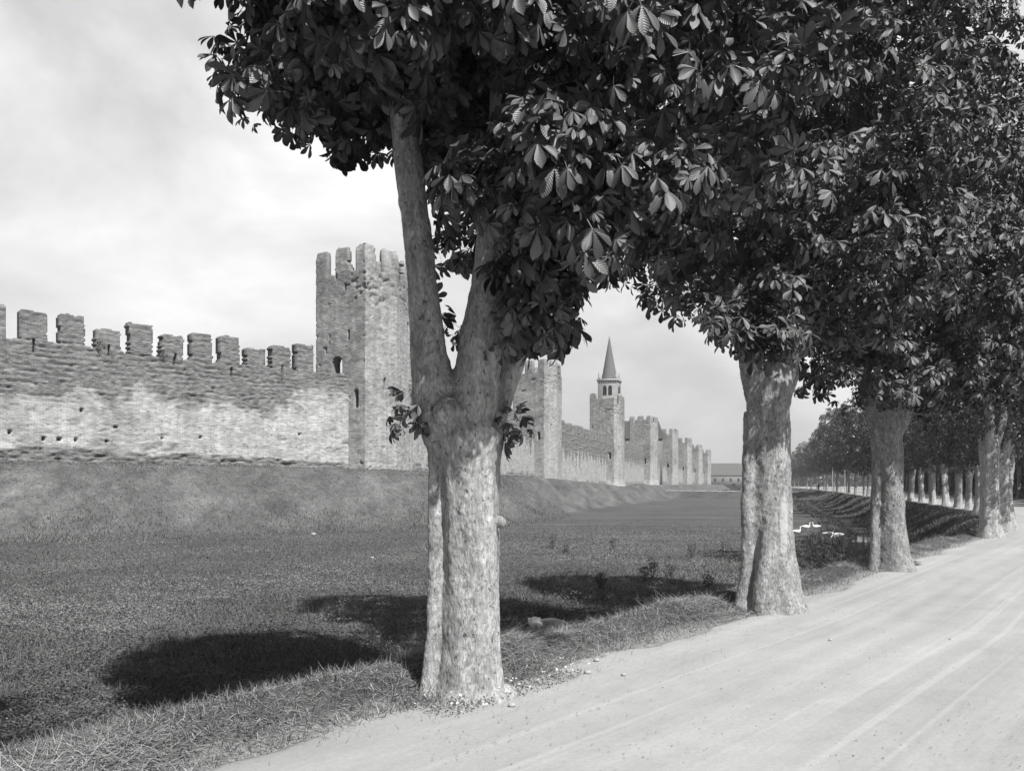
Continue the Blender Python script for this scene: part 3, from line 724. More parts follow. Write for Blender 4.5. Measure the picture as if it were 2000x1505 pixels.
me.from_pydata([(x, yb + d, z) for d in (0.25, -0.35) for x, z in pl], [], [tuple(range(npt))[::-1], tuple(range(npt, 2 * npt))] + [(i, (i + 1) % npt, (i + 1) % npt + npt, i + npt) for i in range(npt)])
me.materials.append(M_GREYSTONE); obj('culvert_wall', me, br)
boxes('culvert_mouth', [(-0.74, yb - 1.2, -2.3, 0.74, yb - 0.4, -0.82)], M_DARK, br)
for x in np.linspace(-4.2, 5.2, 6): boxes('railing_post', [(x - .05, yb - 0.35, 0.092, x + .05, yb - 0.25, 1.15)], M_PALEPOST, br)
for zz in (0.6, 1.1): boxes('railing_bar', [(-4.2, yb - 0.32, zz, 5.2, yb - 0.28, zz + 0.05)], M_PALEPOST, br)

# ------------------------------------------------------------------ skinned figures
def skin_obj(name, verts, edges, radii, M, parent=None, root=0, sub=2, **k):
    me = bpy.data.meshes.new(name); me.from_pydata(verts, edges, []); me.materials.append(M)
    o = obj(name, me, parent, **k)
    sk = o.modifiers.new('skin', 'SKIN'); sk.use_smooth_shade = True
    lay = me.skin_vertices[0].data
    for i, r in enumerate(radii): lay[i].radius = (r, r) if not isinstance(r, tuple) else r; lay[i].use_root = (i == root)
    sb = o.modifiers.new('sub', 'SUBSURF'); sb.levels = sub; sb.render_levels = sub
    return o
def person(loc, rz_):
    V = [(0, 0, 0.95)]; E = []; Rr = [0.15]
    def add(p, r, par): V.append(p); Rr.append(r); E.append((par, len(V) - 1)); return len(V) - 1
    a = add((0, 0, 1.15), 0.13, 0); b_ = add((0, 0, 1.38), 0.16, a); nk = add((0, 0, 1.50), 0.055, b_); hd = add((0, .01, 1.62), 0.095, nk); add((0, 0.0, 1.72), 0.07, hd)
    for s in (-1, 1):
        sh = add((s * .19, 0, 1.40), 0.07, b_); el = add((s * .27, .02, 1.12), 0.05, sh); wr = add((s * .26, .10, .88), 0.032, el)
        pm = add((s * .26, .12, .80), .034, wr)
        for q_, dx in enumerate((-.03, -.01, .01, .03)): add((s * .26 + dx, .14, .71 + .01 * abs(q_ - 1.5)), .009, pm)
        add((s * .26 - s * .05, .15, .77), .010, pm)
        hp = add((s * .10, 0, .88), 0.10, 0); kn = add((s * .11, .02, .48), 0.065, hp); an = add((s * .11, 0, .09), 0.045, kn); add((s * .12, .15, .04), 0.04, an)
    t = empty('person', loc, rz_, label='small figure in dark clothes standing on the culvert bridge', cat='person')
    skin_obj('body', V, E, Rr, M_CLOTH, t, sub=1)
    Vh = [(0.0, -.02, 1.70), (0, -.03, 1.76)]; skin_obj('hair', Vh, [(0, 1)], [.11, .08], M_CLOTH, t, sub=2)
    return t
pp = bc + cd * (-0.3) - cn * 0.6
person((pp[0], pp[1], 0.045), R(200))
def tube0(pts, rad, n=14, ysc=1.0, yo=0.0):
    """lofted body in the xz plane, closed by caps"""
    V, F_ = [], []; m_ = len(pts)
    for i, (x, z) in enumerate(pts):
        x0, z0 = pts[max(i - 1, 0)]; x1, z1 = pts[min(i + 1, m_ - 1)]; d = math.hypot(x1 - x0, z1 - z0) or 1; nx_, nz_ = -(z1 - z0) / d, (x1 - x0) / d
        for k in range(n):
            a = 2 * math.pi * k / n; V.append((x + nx_ * rad[i] * math.sin(a), yo + rad[i] * ysc * math.cos(a), z + nz_ * rad[i] * math.sin(a)))
    for i in range(m_ - 1):
        for k in range(n): a = i * n + k; b_ = i * n + (k + 1) % n; F_.append((a, b_, b_ + n, a + n))
    F_ += [tuple(range(n))[::-1], tuple(range((m_ - 1) * n, m_ * n))]
    return V, F_
def goose(loc, rz_, pose, label, s=1.0, grp='white geese by the ditch'):
    t = empty('goose', loc, rz_, label=label, cat='goose', group=grp); t.scale = (s, s, s)
    body = [(-.43, .37, .008), (-.36, .345, .045), (-.26, .325, .09), (-.12, .31, .135), (.03, .30, .15), (.13, .305, .13), (.20, .33, .08)]
    if pose == 'graze': nk = [(.26, .345, .052), (.32, .34, .042), (.38, .29, .036), (.42, .21, .033), (.44, .13, .034), (.455, .08, .041), (.475, .04, .036), (.49, .015, .02)]; bk = [(.48, .03, .022), (.50, -.005, .016), (.515, -.03, .006)]
    else: nk = [(.235, .39, .056), (.25, .45, .042), (.25, .52, .036), (.25, .58, .036), (.27, .62, .043), (.305, .63, .036), (.33, .625, .02)]; bk = [(.315, .63, .022), (.35, .62, .016), (.385, .612, .006)]
    dz = -.15 if pose == 'rest' else 0
    def part(nm, L_, M, n=14, ysc=1.0, yo=0.0):
        V, F_ = tube0([(x, z + dz) for x, z, r in L_], [r for x, z, r in L_], n, ysc, yo); me = bpy.data.meshes.new(nm); me.from_pydata(V, [], F_)
        me.polygons.foreach_set('use_smooth', np.ones(len(me.polygons), bool)); me.materials.append(M); o = obj(nm, me, t); sb = o.modifiers.new('s', 'SUBSURF'); sb.levels = sb.render_levels = 1
    part('body', body + nk, M_FEATHER); part('beak', bk, M_BEAK, 8, 1.2)
    for sy in (-1, 1):
        part('wing', [(-.38, .36, .01), (-.28, .35, .05), (-.14, .335, .09), (0, .325, .10), (.10, .32, .06), (.14, .32, .01)], M_FEATHER, 10, .35, sy * .115)
        part('eye', [(nk[-3][0] + .01 * k, nk[-3][1], .007 * math.sin(math.pi * (k + 1) / 5)) for k in range(4)], M_DARK, 6, 1, sy * .038)
        if pose != 'rest': part('leg', [(-.02, .22, .03), (.0, .14, .014), (.0, .04, .011), (.02, .015, .014), (.09, .008, .022), (.11, .006, .01)], M_BEAK, 8, 1, sy * .06)
    return t
def gp3(px, py, z=None):
    """lawn point under a photo pixel"""
    r = (px - 1000) / F; Y = 20.0
    for _ in range(60):
        zz = float(lawn_z(Y)) if z is None else z
        Y = 0.5 * Y + 0.5 * (EYE - zz) * F / (py - HOR)
    return (r * Y, Y, H(r * Y, Y))
GL = [(1047, 1240, R(-80), 'graze', 'plump white goose seen end-on, left of the grazing one in the tree shade', .8),
      (1080, 1234, R(-8), 'graze', 'white goose grazing with its neck bent down to the right in the tree shade', .68),
      (1575, 1031, R(0), 'rest', 'white goose at the left end of the distant pair by the ditch', .9),
      (1594, 1031, R(180), 'rest', 'white goose at the right end of the distant pair by the ditch', .9),
      (1557, 1042, R(20), 'rest', 'white goose lying beside the edge of the second trunk', .85),
      (1619, 1052, R(30), 'graze', 'white goose half hidden in ditch grass, left of a similar one', 1.0),
      (1636, 1051, R(200), 'graze', 'white goose half hidden in ditch grass, nearest the third trunk', 1.0),
      (1566, 974, R(0), 'rest', 'white goose far off below the causeway bank, left of the others there', 1.4),
      (1574, 978, R(90), 'rest', 'white goose far off below the causeway bank, right of the others there', 1.3)]
for px, py, rz_, pose, lb, s in GL:
    g = goose(gp3(px, py), rz_, pose, lb, s)

# ------------------------------------------------------------------ leaves and crowns
def leaflet(stations, widths, droop, fold):
    V, uvs, Q, T = [], [], [], []
    n = len(stations)
    for t, w_ in zip(stations, widths):
        z = -droop * t * t
        V += [(t, -w_, z + fold * w_), (t, 0, z), (t, w_, z + fold * w_)]; uvs += [(t, -w_, 0), (t, 0, 0), (t, w_, 0)]
    for i in range(n - 1):
        a = i * 3; Q += [(a, a + 3, a + 4, a + 1), (a + 1, a + 4, a + 5, a + 2)]
    return np.array(V), np.array(uvs), np.array(Q)
def leaf_template(kind, rs, droopf=1.0):
    VV, UU, QQ = [], [], []; off_ = 0
    nl = rs.choice([5, 7, 7]) if kind == 'near' else 5
    span = R(rs.uniform(105, 140))
    for i in range(nl):
        f = i / (nl - 1) * 2 - 1; ang_ = f * span; ln = (1.0 - 0.38 * abs(f) ** 1.3) * rs.uniform(0.9, 1.08)
        if kind == 'near': V, uv, Q = leaflet([0.02, 0.3, 0.55, 0.74, 0.88, 1.0], [0.012, 0.08, 0.16, 0.20, 0.15, 0.006], rs.uniform(0.15, 0.5) * droopf, rs.uniform(0.15, 0.6))
        elif kind == 'mid': V, uv, Q = leaflet([0.02, 0.7, 1.0], [0.015, 0.18, 0.01], rs.uniform(0.2, 0.5), 0.3)
        else: V = np.array([(0.02, 0, 0), (0.66, -0.2, -.15), (1, 0, -.4), (0.66, 0.2, -.15)]); uv = V * 1.0; Q = np.array([(0, 1, 2, 3)])
        V = V * ln; th = rs.uniform(0.1, 0.75) * droopf                   # leaflet hangs from the leaf centre
        c, s = math.cos(-th), math.sin(-th); V = np.stack([V[:, 0] * c - V[:, 2] * s, V[:, 1], V[:, 0] * s + V[:, 2] * c], -1)
        c, s = math.cos(ang_), math.sin(ang_); V = np.stack([V[:, 0] * c - V[:, 1] * s, V[:, 0] * s + V[:, 1] * c, V[:, 2]], -1)
        VV.append(V); UU.append(uv); QQ.append(Q + off_); off_ += len(V)
    V = np.concatenate(VV); U_ = np.concatenate(UU); Q = np.concatenate(QQ)
    if kind == 'near':                                                    # leaf stalk
        k = len(V); V = np.concatenate([V, [(-0.75, -.012, .1), (-0.75, .012, .1), (0.02, .012, 0), (0.02, -.012, 0)]]); U_ = np.concatenate([U_, np.zeros((4, 3))]); Q = np.concatenate([Q, [(k, k + 1, k + 2, k + 3)]])
    return V, U_, Q
def norm(a): return a / np.maximum(np.linalg.norm(a, axis=-1, keepdims=True), 1e-9)
def crown(lobes, n_shoots, per, size, kind, seed, M, inner=0.25, pnoise=0.16, name='crown'):
    rs = np.random.RandomState(seed)
    C_ = np.array([l[0] for l in lobes], float); Rd = np.array([l[1] for l in lobes], float); dens = np.array([l[2] if len(l) > 2 else 1 for l in lobes])
    wgt = (Rd[:, 0] * Rd[:, 1] + Rd[:, 0] * Rd[:, 2] + Rd[:, 1] * Rd[:, 2]) * dens; wgt = wgt / wgt.sum()
    def shell(n_, lo, hi, cut):
        k = rs.choice(len(lobes), n_, p=wgt); d = norm(rs.normal(size=(n_, 3))); rho = lo + (hi - lo) * rs.rand(n_) ** 0.6
        bump_ = 1 + pnoise * (fbm(np.arctan2(d[:, 1], d[:, 0]) * 2.2 + k * 9, d[:, 2] * 3.5, seed, 3) - 0.5) * 2
        e = (np.abs(d) ** 2.7).sum(1) ** (-1 / 2.7)
        p = C_[k] + d * (e * rho * bump_)[:, None] * Rd[k]; keep = np.ones(n_, bool)
        for j in range(len(lobes)): keep &= ~(((((p - C_[j]) / Rd[j]) ** 2).sum(1) < cut) & (k != j))
        o_ = norm(d / Rd[k] * Rd[k].mean(1, keepdims=True)); return p[keep], o_[keep], Rd[k][keep].min(1)
    big_ = Rd.max() > 0.8
    nf = int(n_shoots * (0.42 if big_ else 1.0))
    P, Oo, _ = shell(nf * 6 + 60, inner, 0.95, 0.30); P = [P[:nf]]; Oo = [Oo[:nf]]
    if big_:                                                    # leafy boughs with dark gaps between them
        cp, co, cr_ = shell(6000, 0.88, 1.0, 0.75); got = []
        for i in range(len(cp)):
            if len(got) >= n_shoots // 11: break
            if all(((cp[i] - cp[j]) ** 2).sum() > 0.26 for j in got[-400:]): got.append(i)
        per_c = int(np.ceil(n_shoots * 0.58 / max(1, len(got))))
        for i in got:
            rc = rs.uniform(0.26, 0.46) * min(1.0, 0.5 + cr_[i]); d = norm(rs.normal(size=(per_c, 3)) + co[i] * 0.7 + np.array((0, 0, 0.45)))
            P.append(cp[i] + d * rc * (rs.rand(per_c, 1) ** 0.4) * np.array((1.15, 1.15, 0.75))); Oo.append(norm(d + co[i] * 0.6))
    P = np.concatenate(P); Oo = np.concatenate(Oo)
    ax = norm(Oo * 0.7 + np.array((0, 0, 0.55)) + rs.normal(size=P.shape) * 0.25)
    t1_ = norm(np.cross(ax, norm(rs.normal(size=P.shape)))); t2_ = np.cross(ax, t1_)
    LP, LF, LW, LO = [], [], [], []
    for k in range(per):
        a = 2 * math.pi * (k + rs.rand(len(P)) * 0.5) / per
        side = t1_ * np.cos(a)[:, None] + t2_ * np.sin(a)[:, None]
        pet = norm(side * 1.0 + ax * rs.uniform(0.1, 0.9, len(P))[:, None] + Oo * 0.35)
        f = norm(pet + np.array((0, 0, -0.35)) + rs.normal(size=P.shape) * 0.12)
        wv_ = norm(np.array((0, 0, 1.0)) + Oo * 0.75 + rs.normal(size=P.shape) * 0.28)
        wv_ = norm(wv_ - f * (wv_ * f).sum(1, keepdims=True))
        LP.append(P + pet * size * rs.uniform(0.6, 1.1, len(P))[:, None]); LF.append(f); LW.append(wv_)
    LP = np.concatenate(LP); LF = np.concatenate(LF); LW = np.concatenate(LW); LS = np.cross(LW, LF)
    n = len(LP); sz = size * rs.uniform(0.5, 1.25, n)
    tm = [leaf_template(kind, rs) for _ in range(6 if kind == 'near' else 4)]
    pick = rs.randint(0, len(tm), n); VA, QA, UA, RA = [], [], [], []; off_ = 0
    for ti, (V, U_, Q) in enumerate(tm):
        k = np.nonzero(pick == ti)[0]
        if not len(k): continue
        W_ = (V[None, :, 0:1] * LF[k][:, None] + V[None, :, 1:2] * LS[k][:, None] + V[None, :, 2:3] * LW[k][:, None]) * sz[k][:, None, None] + LP[k][:, None]
        VA.append(W_.reshape(-1, 3)); QA.append((Q[None] + (np.arange(len(k)) * len(V))[:, None, None]).reshape(-1, 4) + off_); off_ += len(k) * len(V)
        UA.append(np.tile(U_, (len(k), 1))); RA.append(np.repeat(rs.rand(len(k)), len(V)))
    at = {'rnd': np.concatenate(RA)}
    if kind == 'near': at['luv'] = np.concatenate(UA)
    return mesh(name, np.concatenate(VA), [np.concatenate(QA)], M, kind == 'near', at)

# ------------------------------------------------------------------ trunks
def tube(V, F_, pts, rad, n=24, lobe=None):
    pts = np.array(pts, float); base = len(V); prev = None
    for i, p in enumerate(pts):
        d = pts[min(i + 1, len(pts) - 1)] - pts[max(i - 1, 0)]; d /= np.linalg.norm(d)
        x = np.cross(d, (0, 1, 0)) if abs(d[1]) < 0.9 else np.cross(d, (1, 0, 0)); x /= np.linalg.norm(x); y = np.cross(d, x)
        for k in range(n):
            a = 2 * math.pi * k / n; r = rad[i] * (lobe(a, i / (len(pts) - 1), p) if lobe else 1)
            V.append(tuple(p + x * r * math.cos(a) + y * r * math.sin(a)))
    for i in range(len(pts) - 1):
        for k in range(n): a = base + i * n + k; b_ = base + i * n + (k + 1) % n; F_.append((a, b_, b_ + n, a + n))
    F_.append(tuple(base + k for k in range(n))[::-1]); F_.append(tuple(base + (len(pts) - 1) * n + k for k in range(n)))
_tex = {}
def tex(sz, depth=3):
    if (sz, depth) not in _tex:
        t = bpy.data.textures.new('cloud', 'CLOUDS'); t.noise_scale = sz; t.noise_depth = depth; _tex[(sz, depth)] = t
    return _tex[(sz, depth)]
def trunk_obj(V, F_, M, parent, vox=0.02, amp=1.0, name='trunk'):
    me = bpy.data.meshes.new(name); me.from_pydata(V, [], F_); me.materials.append(M)
    o = obj(name, me, parent)
    rm = o.modifiers.new('remesh', 'REMESH'); rm.mode = 'VOXEL'; rm.voxel_size = vox; rm.use_smooth_shade = True
    sm = o.modifiers.new('smooth', 'SMOOTH'); sm.factor = 0.8; sm.iterations = 5
    for sz, st in ((0.30, 0.035), (0.09, 0.014), (0.035, 0.010)):
        d = o.modifiers.new('displace', 'DISPLACE'); d.texture = tex(sz); d.texture_coords = 'LOCAL'; d.strength = st * amp; d.mid_level = 0.5
    return o
def flare(a, t, p): return 1.0
TREES = []
CHEST = 'chestnut trees along the road edge'
# tree 1: stem with a bulging lobe at its left, burl and three limbs
t = empty('horse_chestnut', (-.36, 6.4, 0), label='nearest chestnut tree, its thick pale trunk forking into three limbs', cat='tree', group=CHEST)
V, F_ = [], []
def lob1(a, t_, p):
    return 1 + 0.05 * math.sin(3 * a + 1 + p[2]) + 0.035 * math.sin(7 * a + 2 * p[2]) + (0.10 * max(0, math.sin(5 * a + 0.5)) * max(0, 1 - (p[2] + .1) / .45))
tube(V, F_, [(.07, 0, -.25), (.065, 0, 0), (.065, 0, .12), (.065, 0, .35), (.065, 0, .8), (.06, 0, 1.3), (.05, 0, 1.7), (.03, 0, 1.95), (.03, 0, 2.15)],
     [.32, .27, .24, .218, .205, .205, .225, .26, .22], 40, lob1)
tube(V, F_, [(-.27, -.02, -.2), (-.25, -.0, .1), (-.215, 0.02, .5), (-.21, 0.02, 1.0), (-.205, 0.02, 1.5), (-.19, 0, 1.85), (-.21, .0, 2.2), (-.25, 0, 2.5)], [.11, .075, .066, .062, .066, .09, .13, .14], 20)
tube(V, F_, [(-.12, 0, 1.95), (-.22, 0, 2.25), (-.27, 0, 2.62), (-.30, 0, 2.95), (-.33, 0, 3.3), (-.38, 0, 3.7), (-.44, 0, 4.15), (-.55, 0, 5.2), (-.7, 0, 6.6)], [.19, .175, .135, .112, .108, .108, .10, .09, .05], 24)
tube(V, F_, [(.03, -.02, 1.85), (.06, -.03, 2.2), (.12, -.03, 2.55), (.17, -.02, 2.9), (.215, 0, 3.2), (.27, 0, 3.8), (.33, 0, 4.8), (.3, 0, 6.2)], [.22, .19, .165, .155, .145, .13, .11, .06], 24)
tube(V, F_, [(.13, .10, 1.85), (.24, .14, 2.2), (.36, .18, 2.55), (.44, .22, 2.9), (.50, .27, 3.2), (.6, .3, 3.7), (.85, .3, 4.8), (1.1, .3, 6.0)], [.13, .11, .105, .105, .105, .10, .09, .05], 20)
for (x, y, z, r) in ((-.10, -.17, 2.12, .12), (.05, -.18, 1.98, .10), (.18, -.12, 1.95, .10), (-.24, -.08, 2.12, .10), (.24, -.16, .02, .09), (-.08, -.22, .0, .09), (.32, -.03, .02, .09), (.275, -.08, 1.32, .045)):
    tube(V, F_, [(x, y, z - r), (x, y, z - r * .5), (x, y, z), (x, y, z + r * .5), (x, y, z + r)], [r * .35, r * .85, r, r * .85, r * .35], 14)
trunk_obj(V, F_, M_BARK, t, 0.011, 0.9)
lo1 = [((-.35, -.75, 4.95), (.6, .4, .5), 1.5), ((.1, .1, 5.65), (1.35, 1.5, 1.2)), ((-.95, .1, 4.95), (.58, .8, .54), 2.6), ((-.5, .3, 4.85), (.7, .7, .4)), ((.2, .1, 7.6), (1.5, 1.6, 1.9)), ((1.25, -.2, 4.55), (.95, .9, 1.1)),
       ((.55, -.75, 3.62), (.46, .32, .45), 1.8), ((.58, -.12, 2.9), (.22, .28, .24), 2.6), ((.44, -.30, 3.0), (.2, .18, .24), 2.4), ((1.05, 0, 3.62), (.35, .3, .3), 1.6), ((.3, .95, 3.9), (.35, .35, .35), .6)]
obj('crown', crown(lo1, 2600, 5, 0.152, 'near', 11, M_LEAF), t)
lo1b = [((-.40, -.05, 2.12), (.05, .1, .18)), ((.40, -.05, 2.02), (.03, .04, .07)), ((-.12, .1, 2.85), (.18, .15, .2), .7)]
for k, l_ in enumerate(lo1b): obj('water_shoot', crown([l_], (8, 4, 6)[k], 3, 0.13, 'near', 12 + k, M_LEAF, name='water_shoot'), t)
# tree 2
t = empty('horse_chestnut', (3.2, 10.7, 0), label='second chestnut tree, with a long pale bark scar and a leafy tuft at its fork', cat='tree', group=CHEST)
V, F_ = [], []
tube(V, F_, [(.11, 0, -.25), (.10, 0, .05), (.085, 0, .3), (.065, 0, .7), (.05, 0, 1.2), (.04, 0, 1.9), (.02, 0, 2.5), (.02, 0, 2.85), (.1, 0, 3.1)], [.46, .37, .31, .265, .25, .245, .26, .29, .24], 40,
     lambda a, t_, p: 1 + 0.05 * math.sin(3 * a + p[2]) + 0.03 * math.sin(8 * a) + 0.12 * max(0, math.sin(4 * a + 0.8)) * max(0, 1 - (p[2] + .1) / .6))
tube(V, F_, [(-.34, -.05, -.2), (-.30, -.03, .2), (-.26, -.05, .7), (-.27, -.06, 1.3), (-.255, -.04, 1.9), (-.2, 0, 2.5)], [.13, .10, .085, .08, .08, .10], 20)
tube(V, F_, [(-.12, -.18, -.1), (-.13, -.2, .3), (-.06, -.2, .8), (.02, -.15, 1.3)], [.14, .11, .1, .1], 16)
tube(V, F_, [(.15, 0, 2.7), (.27, -.05, 2.95), (.22, -.02, 3.3), (.15, 0, 3.8), (.2, 0, 5), (.3, 0, 7.5)], [.14, .11, .13, .14, .14, .06], 18)
tube(V, F_, [(-.08, 0, 2.7), (-.2, 0, 3.2), (-.4, 0, 4.0), (-.8, 0, 5.5), (-1, 0, 7)], [.2, .17, .15, .12, .05], 18)
tube(V, F_, [(.1, .1, 2.7), (.4, .2, 3.4), (.8, .3, 4.4), (1.3, .3, 6)], [.16, .14, .12, .05], 18)
trunk_obj(V, F_, M_BARK2, t, 0.015, 1.2)
lo2 = [((-.1, 0, 6.3), (2.2, 1.9, 2.1)), ((-.2, 0, 8.6), (2.0, 1.8, 2.2)), ((-1.15, -.2, 4.75), (.8, .8, .9)), ((-.42, -1.05, 3.4), (.5, .32, .36), 4.0), ((.6, -.8, 4.6), (1.0, .6, .6)), ((1.4, .2, 4.7), (1.0, 1.0, .8)), ((1.15, .1, 4.15), (.9, .9, .6)), ((1.8, .8, 6.0), (1.2, 1.2, 1.4)), ((.9, .4, 4.4), (.8, .8, .6)), ((-1.7, .2, 9.6), (1.2, 1.2, 1.5), .8)]
obj('crown', crown(lo2, 2400, 5, 0.160, 'near', 21, M_LEAF), t)
# tree 3
t = empty('horse_chestnut', (6.9, 15.7, 0), label='third chestnut tree, its trunk split by a dark vertical groove', cat='tree', group=CHEST)
V, F_ = [], []
tube(V, F_, [(.15, 0, -.25), (.13, 0, .05), (.10, 0, .35), (.085, 0, .9), (.06, 0, 1.6), (.0, 0, 2.4), (0, 0, 3.0)], [.42, .34, .28, .235, .23, .25, .28], 36,
     lambda a, t_, p: 1 + 0.05 * math.sin(3 * a + 2 + p[2]) + 0.12 * max(0, math.sin(5 * a + 0.8)) * max(0, 1 - (p[2] + .1) / .5))
tube(V, F_, [(-.30, -.04, -.2), (-.27, -.04, .3), (-.26, -.03, 1.0), (-.235, -.02, 1.8), (-.2, 0, 2.6)], [.10, .075, .07, .075, .10], 18)
for dx, dz in ((-1.0, 3), (.2, 4), (1.2, 3)): tube(V, F_, [(dx * .1, 0, 2.6), (dx * .4, 0, 3.4), (dx, 0, 3.4 + dz)], [.19, .15, .05], 16)
trunk_obj(V, F_, M_BARK3, t, 0.02, 1.3)
lo3 = [((.1, 0, 6.2), (2.4, 2.2, 2.4)), ((0, 0, 8.2), (2.0, 2.0, 2.1)), ((-.2, -.9, 4.2), (1.15, .8, 1.1), 1.2), ((1.7, -.5, 4.3), (1.1, 1.0, 1.1)), ((-1.4, .2, 4.4), (.85, 1.0, .8)), ((1.3, -.2, 3.8), (1.1, 1.1, .7)), ((-1.6, 1.0, 6.5), (1.3, 1.3, 1.6)), ((2.6, .5, 5.8), (1.1, 1.1, 1.4))]
obj('crown', crown(lo3, 2500, 5, 0.160, 'near', 31, M_LEAF), t)
# generic row trees
def gen_trunk(seed, h=2.9, r=.31):
    rs = np.random.RandomState(seed); V, F_ = [], []; p0 = rs.rand(3) * 6; lx, ly = rs.uniform(-.1, .1, 2)
    zs = [-.3, 0, .15, .4, .9, 1.5, 2.1, 2.6, h]; rr = [1.45, 1.3, 1.15, 1.0, .88, .82, .84, .95, .8]
    tube(V, F_, [(lx * z, ly * z, z) for z in zs], [r * q_ for q_ in rr], 28,
         lambda a, t_, p: 1 + .06 * math.sin(2 * a + p0[0]) + 0.06 * math.sin(3 * a + p0[1] + p[2]) + .05 * math.sin(6 * a + p0[2]) + 0.12 * max(0, math.sin(5 * a + p0[0])) * max(0, 1 - (p[2] + .1) / .5))
    for k in range(4):
        a = k * 1.57 + p0[0]; c, s = math.cos(a), math.sin(a)
        tube(V, F_, [(lx * h + .1 * c, ly * h + .1 * s, h - .4), (.45 * c, .45 * s, h + .7), (1.1 * c, 1.1 * s, h + 2.4), (1.5 * c, 1.5 * s, h + 4)], [r * .55, r * .42, r * .3, .04], 10)
    return V, F_
gtr = []; gtf = []
for sd_ in (1, 2, 3): 
    V, F_ = gen_trunk(sd_); me = bpy.data.meshes.new('trunk'); me.from_pydata(V, [], F_); me.materials.append(M_BARK); me.polygons.foreach_set('use_smooth', np.ones(len(me.polygons), bool)); gtr.append(me); me = me.copy(); me.materials.clear(); me.materials.append(M_BARK3); gtf.append(me)
def globes(sd_):
    rs = np.random.RandomState(sd_)
    L_ = [((0, 0, 3.5), (.8, .8, .5)), ((0, 0, 6.3), (2.6, 2.6, 2.2)), ((.1, 0, 8.2), (2.2, 2.2, 2.2))]
    for k in range(8):
        a = k * .785 + rs.rand(); q_ = rs.uniform(1.1, 1.8); L_.append(((q_ * math.cos(a), q_ * math.sin(a), rs.uniform(3.8, 5.0)), (rs.uniform(.85, 1.2),) * 2 + (rs.uniform(.8, 1.2),)))
    return L_
gcm = [crown(globes(41 + i), 1500, 5, 0.165, 'mid', 41 + i, M_LEAF_FAR) for i in range(3)]
gcf = [crown(globes(51 + i), 900, 4, 0.27, 'far', 51 + i, M_LEAF_FAR) for i in range(2)]
def dup_tree(loc, k, sc, label, group=CHEST, far=False, rz_=0, name='horse_chestnut', scz=None):
    t = empty(name, loc, rz_, label=label, cat='tree', group=group); t.scale = (sc, sc, scz or sc)
    o = bpy.data.objects.new('trunk', (gtf if far else gtr)[k % 3]); COL.objects.link(o); o.parent = t
    o.scale = (.55, .55, 1) if far else (.86, .86, 1)
    o = bpy.data.objects.new('crown', (gcf[k % 2] if far else gcm[k % 3])); COL.objects.link(o); o.parent = t
    return t
t = empty('horse_chestnut', (-4.0, 2.1, 0), label='chestnut outside the view whose shade falls on the lower left of the lawn', cat='tree', group=CHEST)
obj('trunk', gtr[0], t)
obj('crown', crown([((.1, .1, 6.9), (2.1, 2.1, 1.7)), ((-.6, -.6, 8.4), (1.5, 1.5, 1.4))], 900, 5, .19, 'mid', 91, M_LEAF_FAR), t)
row = [((14.2, 25.4), 1.05, 'fourth chestnut tree, at the right edge where the verge narrows'), ((17.2, 29.7), 1.0, 'fifth chestnut tree, standing at the right edge just behind the fourth'),
       ((19.9, 34.5), .95, None), ((22.4, 39.5), .95, None), ((24.6, 44.5), .95, None), ((26.5, 48.5), .95, None),
       (fr(1892, 52.5), .80, 'thin-trunked chestnut tree, first left of the fourth tree in the receding group'), (fr(1872, 57), .95, 'chestnut tree second left of the fourth tree in the receding group'),
       (fr(1848, 62), 1.0, 'chestnut tree third left of the fourth tree in the receding group'), (fr(1822, 68), 1.0, 'leaning chestnut tree in the middle of the receding group'),
       (fr(1801, 74), .9, 'slim darker chestnut tree, second from the left of the receding group'), (fr(1778, 78), 1.1, 'chestnut tree at the left end of the receding group, nearest the third trunk')]
for k, (p, sc, lb) in enumerate(row):
    dup_tree((p[0], p[1], 0), k + 1, sc, lb or 'chestnut tree mostly hidden behind the fourth and fifth trees', rz_=k * 1.3, group=CHEST if lb else 'chestnut trees hidden behind the fourth and fifth')
fd = [(1735, 88), (1712, 97), (1700, 108), (1684, 119), (1672, 131), (1661, 144), (1650, 158), (1641, 172), (1634, 188), (1627, 206), (1618, 226), (1608, 250), (1597, 276), (1586, 306), (1574, 340), (1562, 380), (1550, 425), (1540, 480)]
for k, (px, Y) in enumerate(fd):
    p = fr(px + (2.5 if Y > 200 else 5) * math.sin(k * 2.4), Y); sc = 1.08 + .14 * math.sin(k * 1.9) + 0.5 * float(ss(100, 200, Y))
    dup_tree((p[0], p[1], 0.0), k, sc, 'tree in the long avenue seen beyond the culvert bridge', 'far avenue trees beyond the bridge', far=True, rz_=k * 1.7, name='avenue_tree')
# other side of the road
pts = [(p, nn) for p, nn in zip(pc, pn) if 58 < p[1] < 170]
acc = 0; last = None; k = 0
for p, nn in pts:
    if last is None or np.hypot(*(p - last)) > 8.5:
        last = p; q_ = p + nn * 12.2
        dup_tree((q_[0], q_[1], 0.05), k, 1.15, 'tree behind the kerb on the opposite side of the road', 'trees across the road', far=True, rz_=k * 2.1, name='roadside_tree'); k += 1

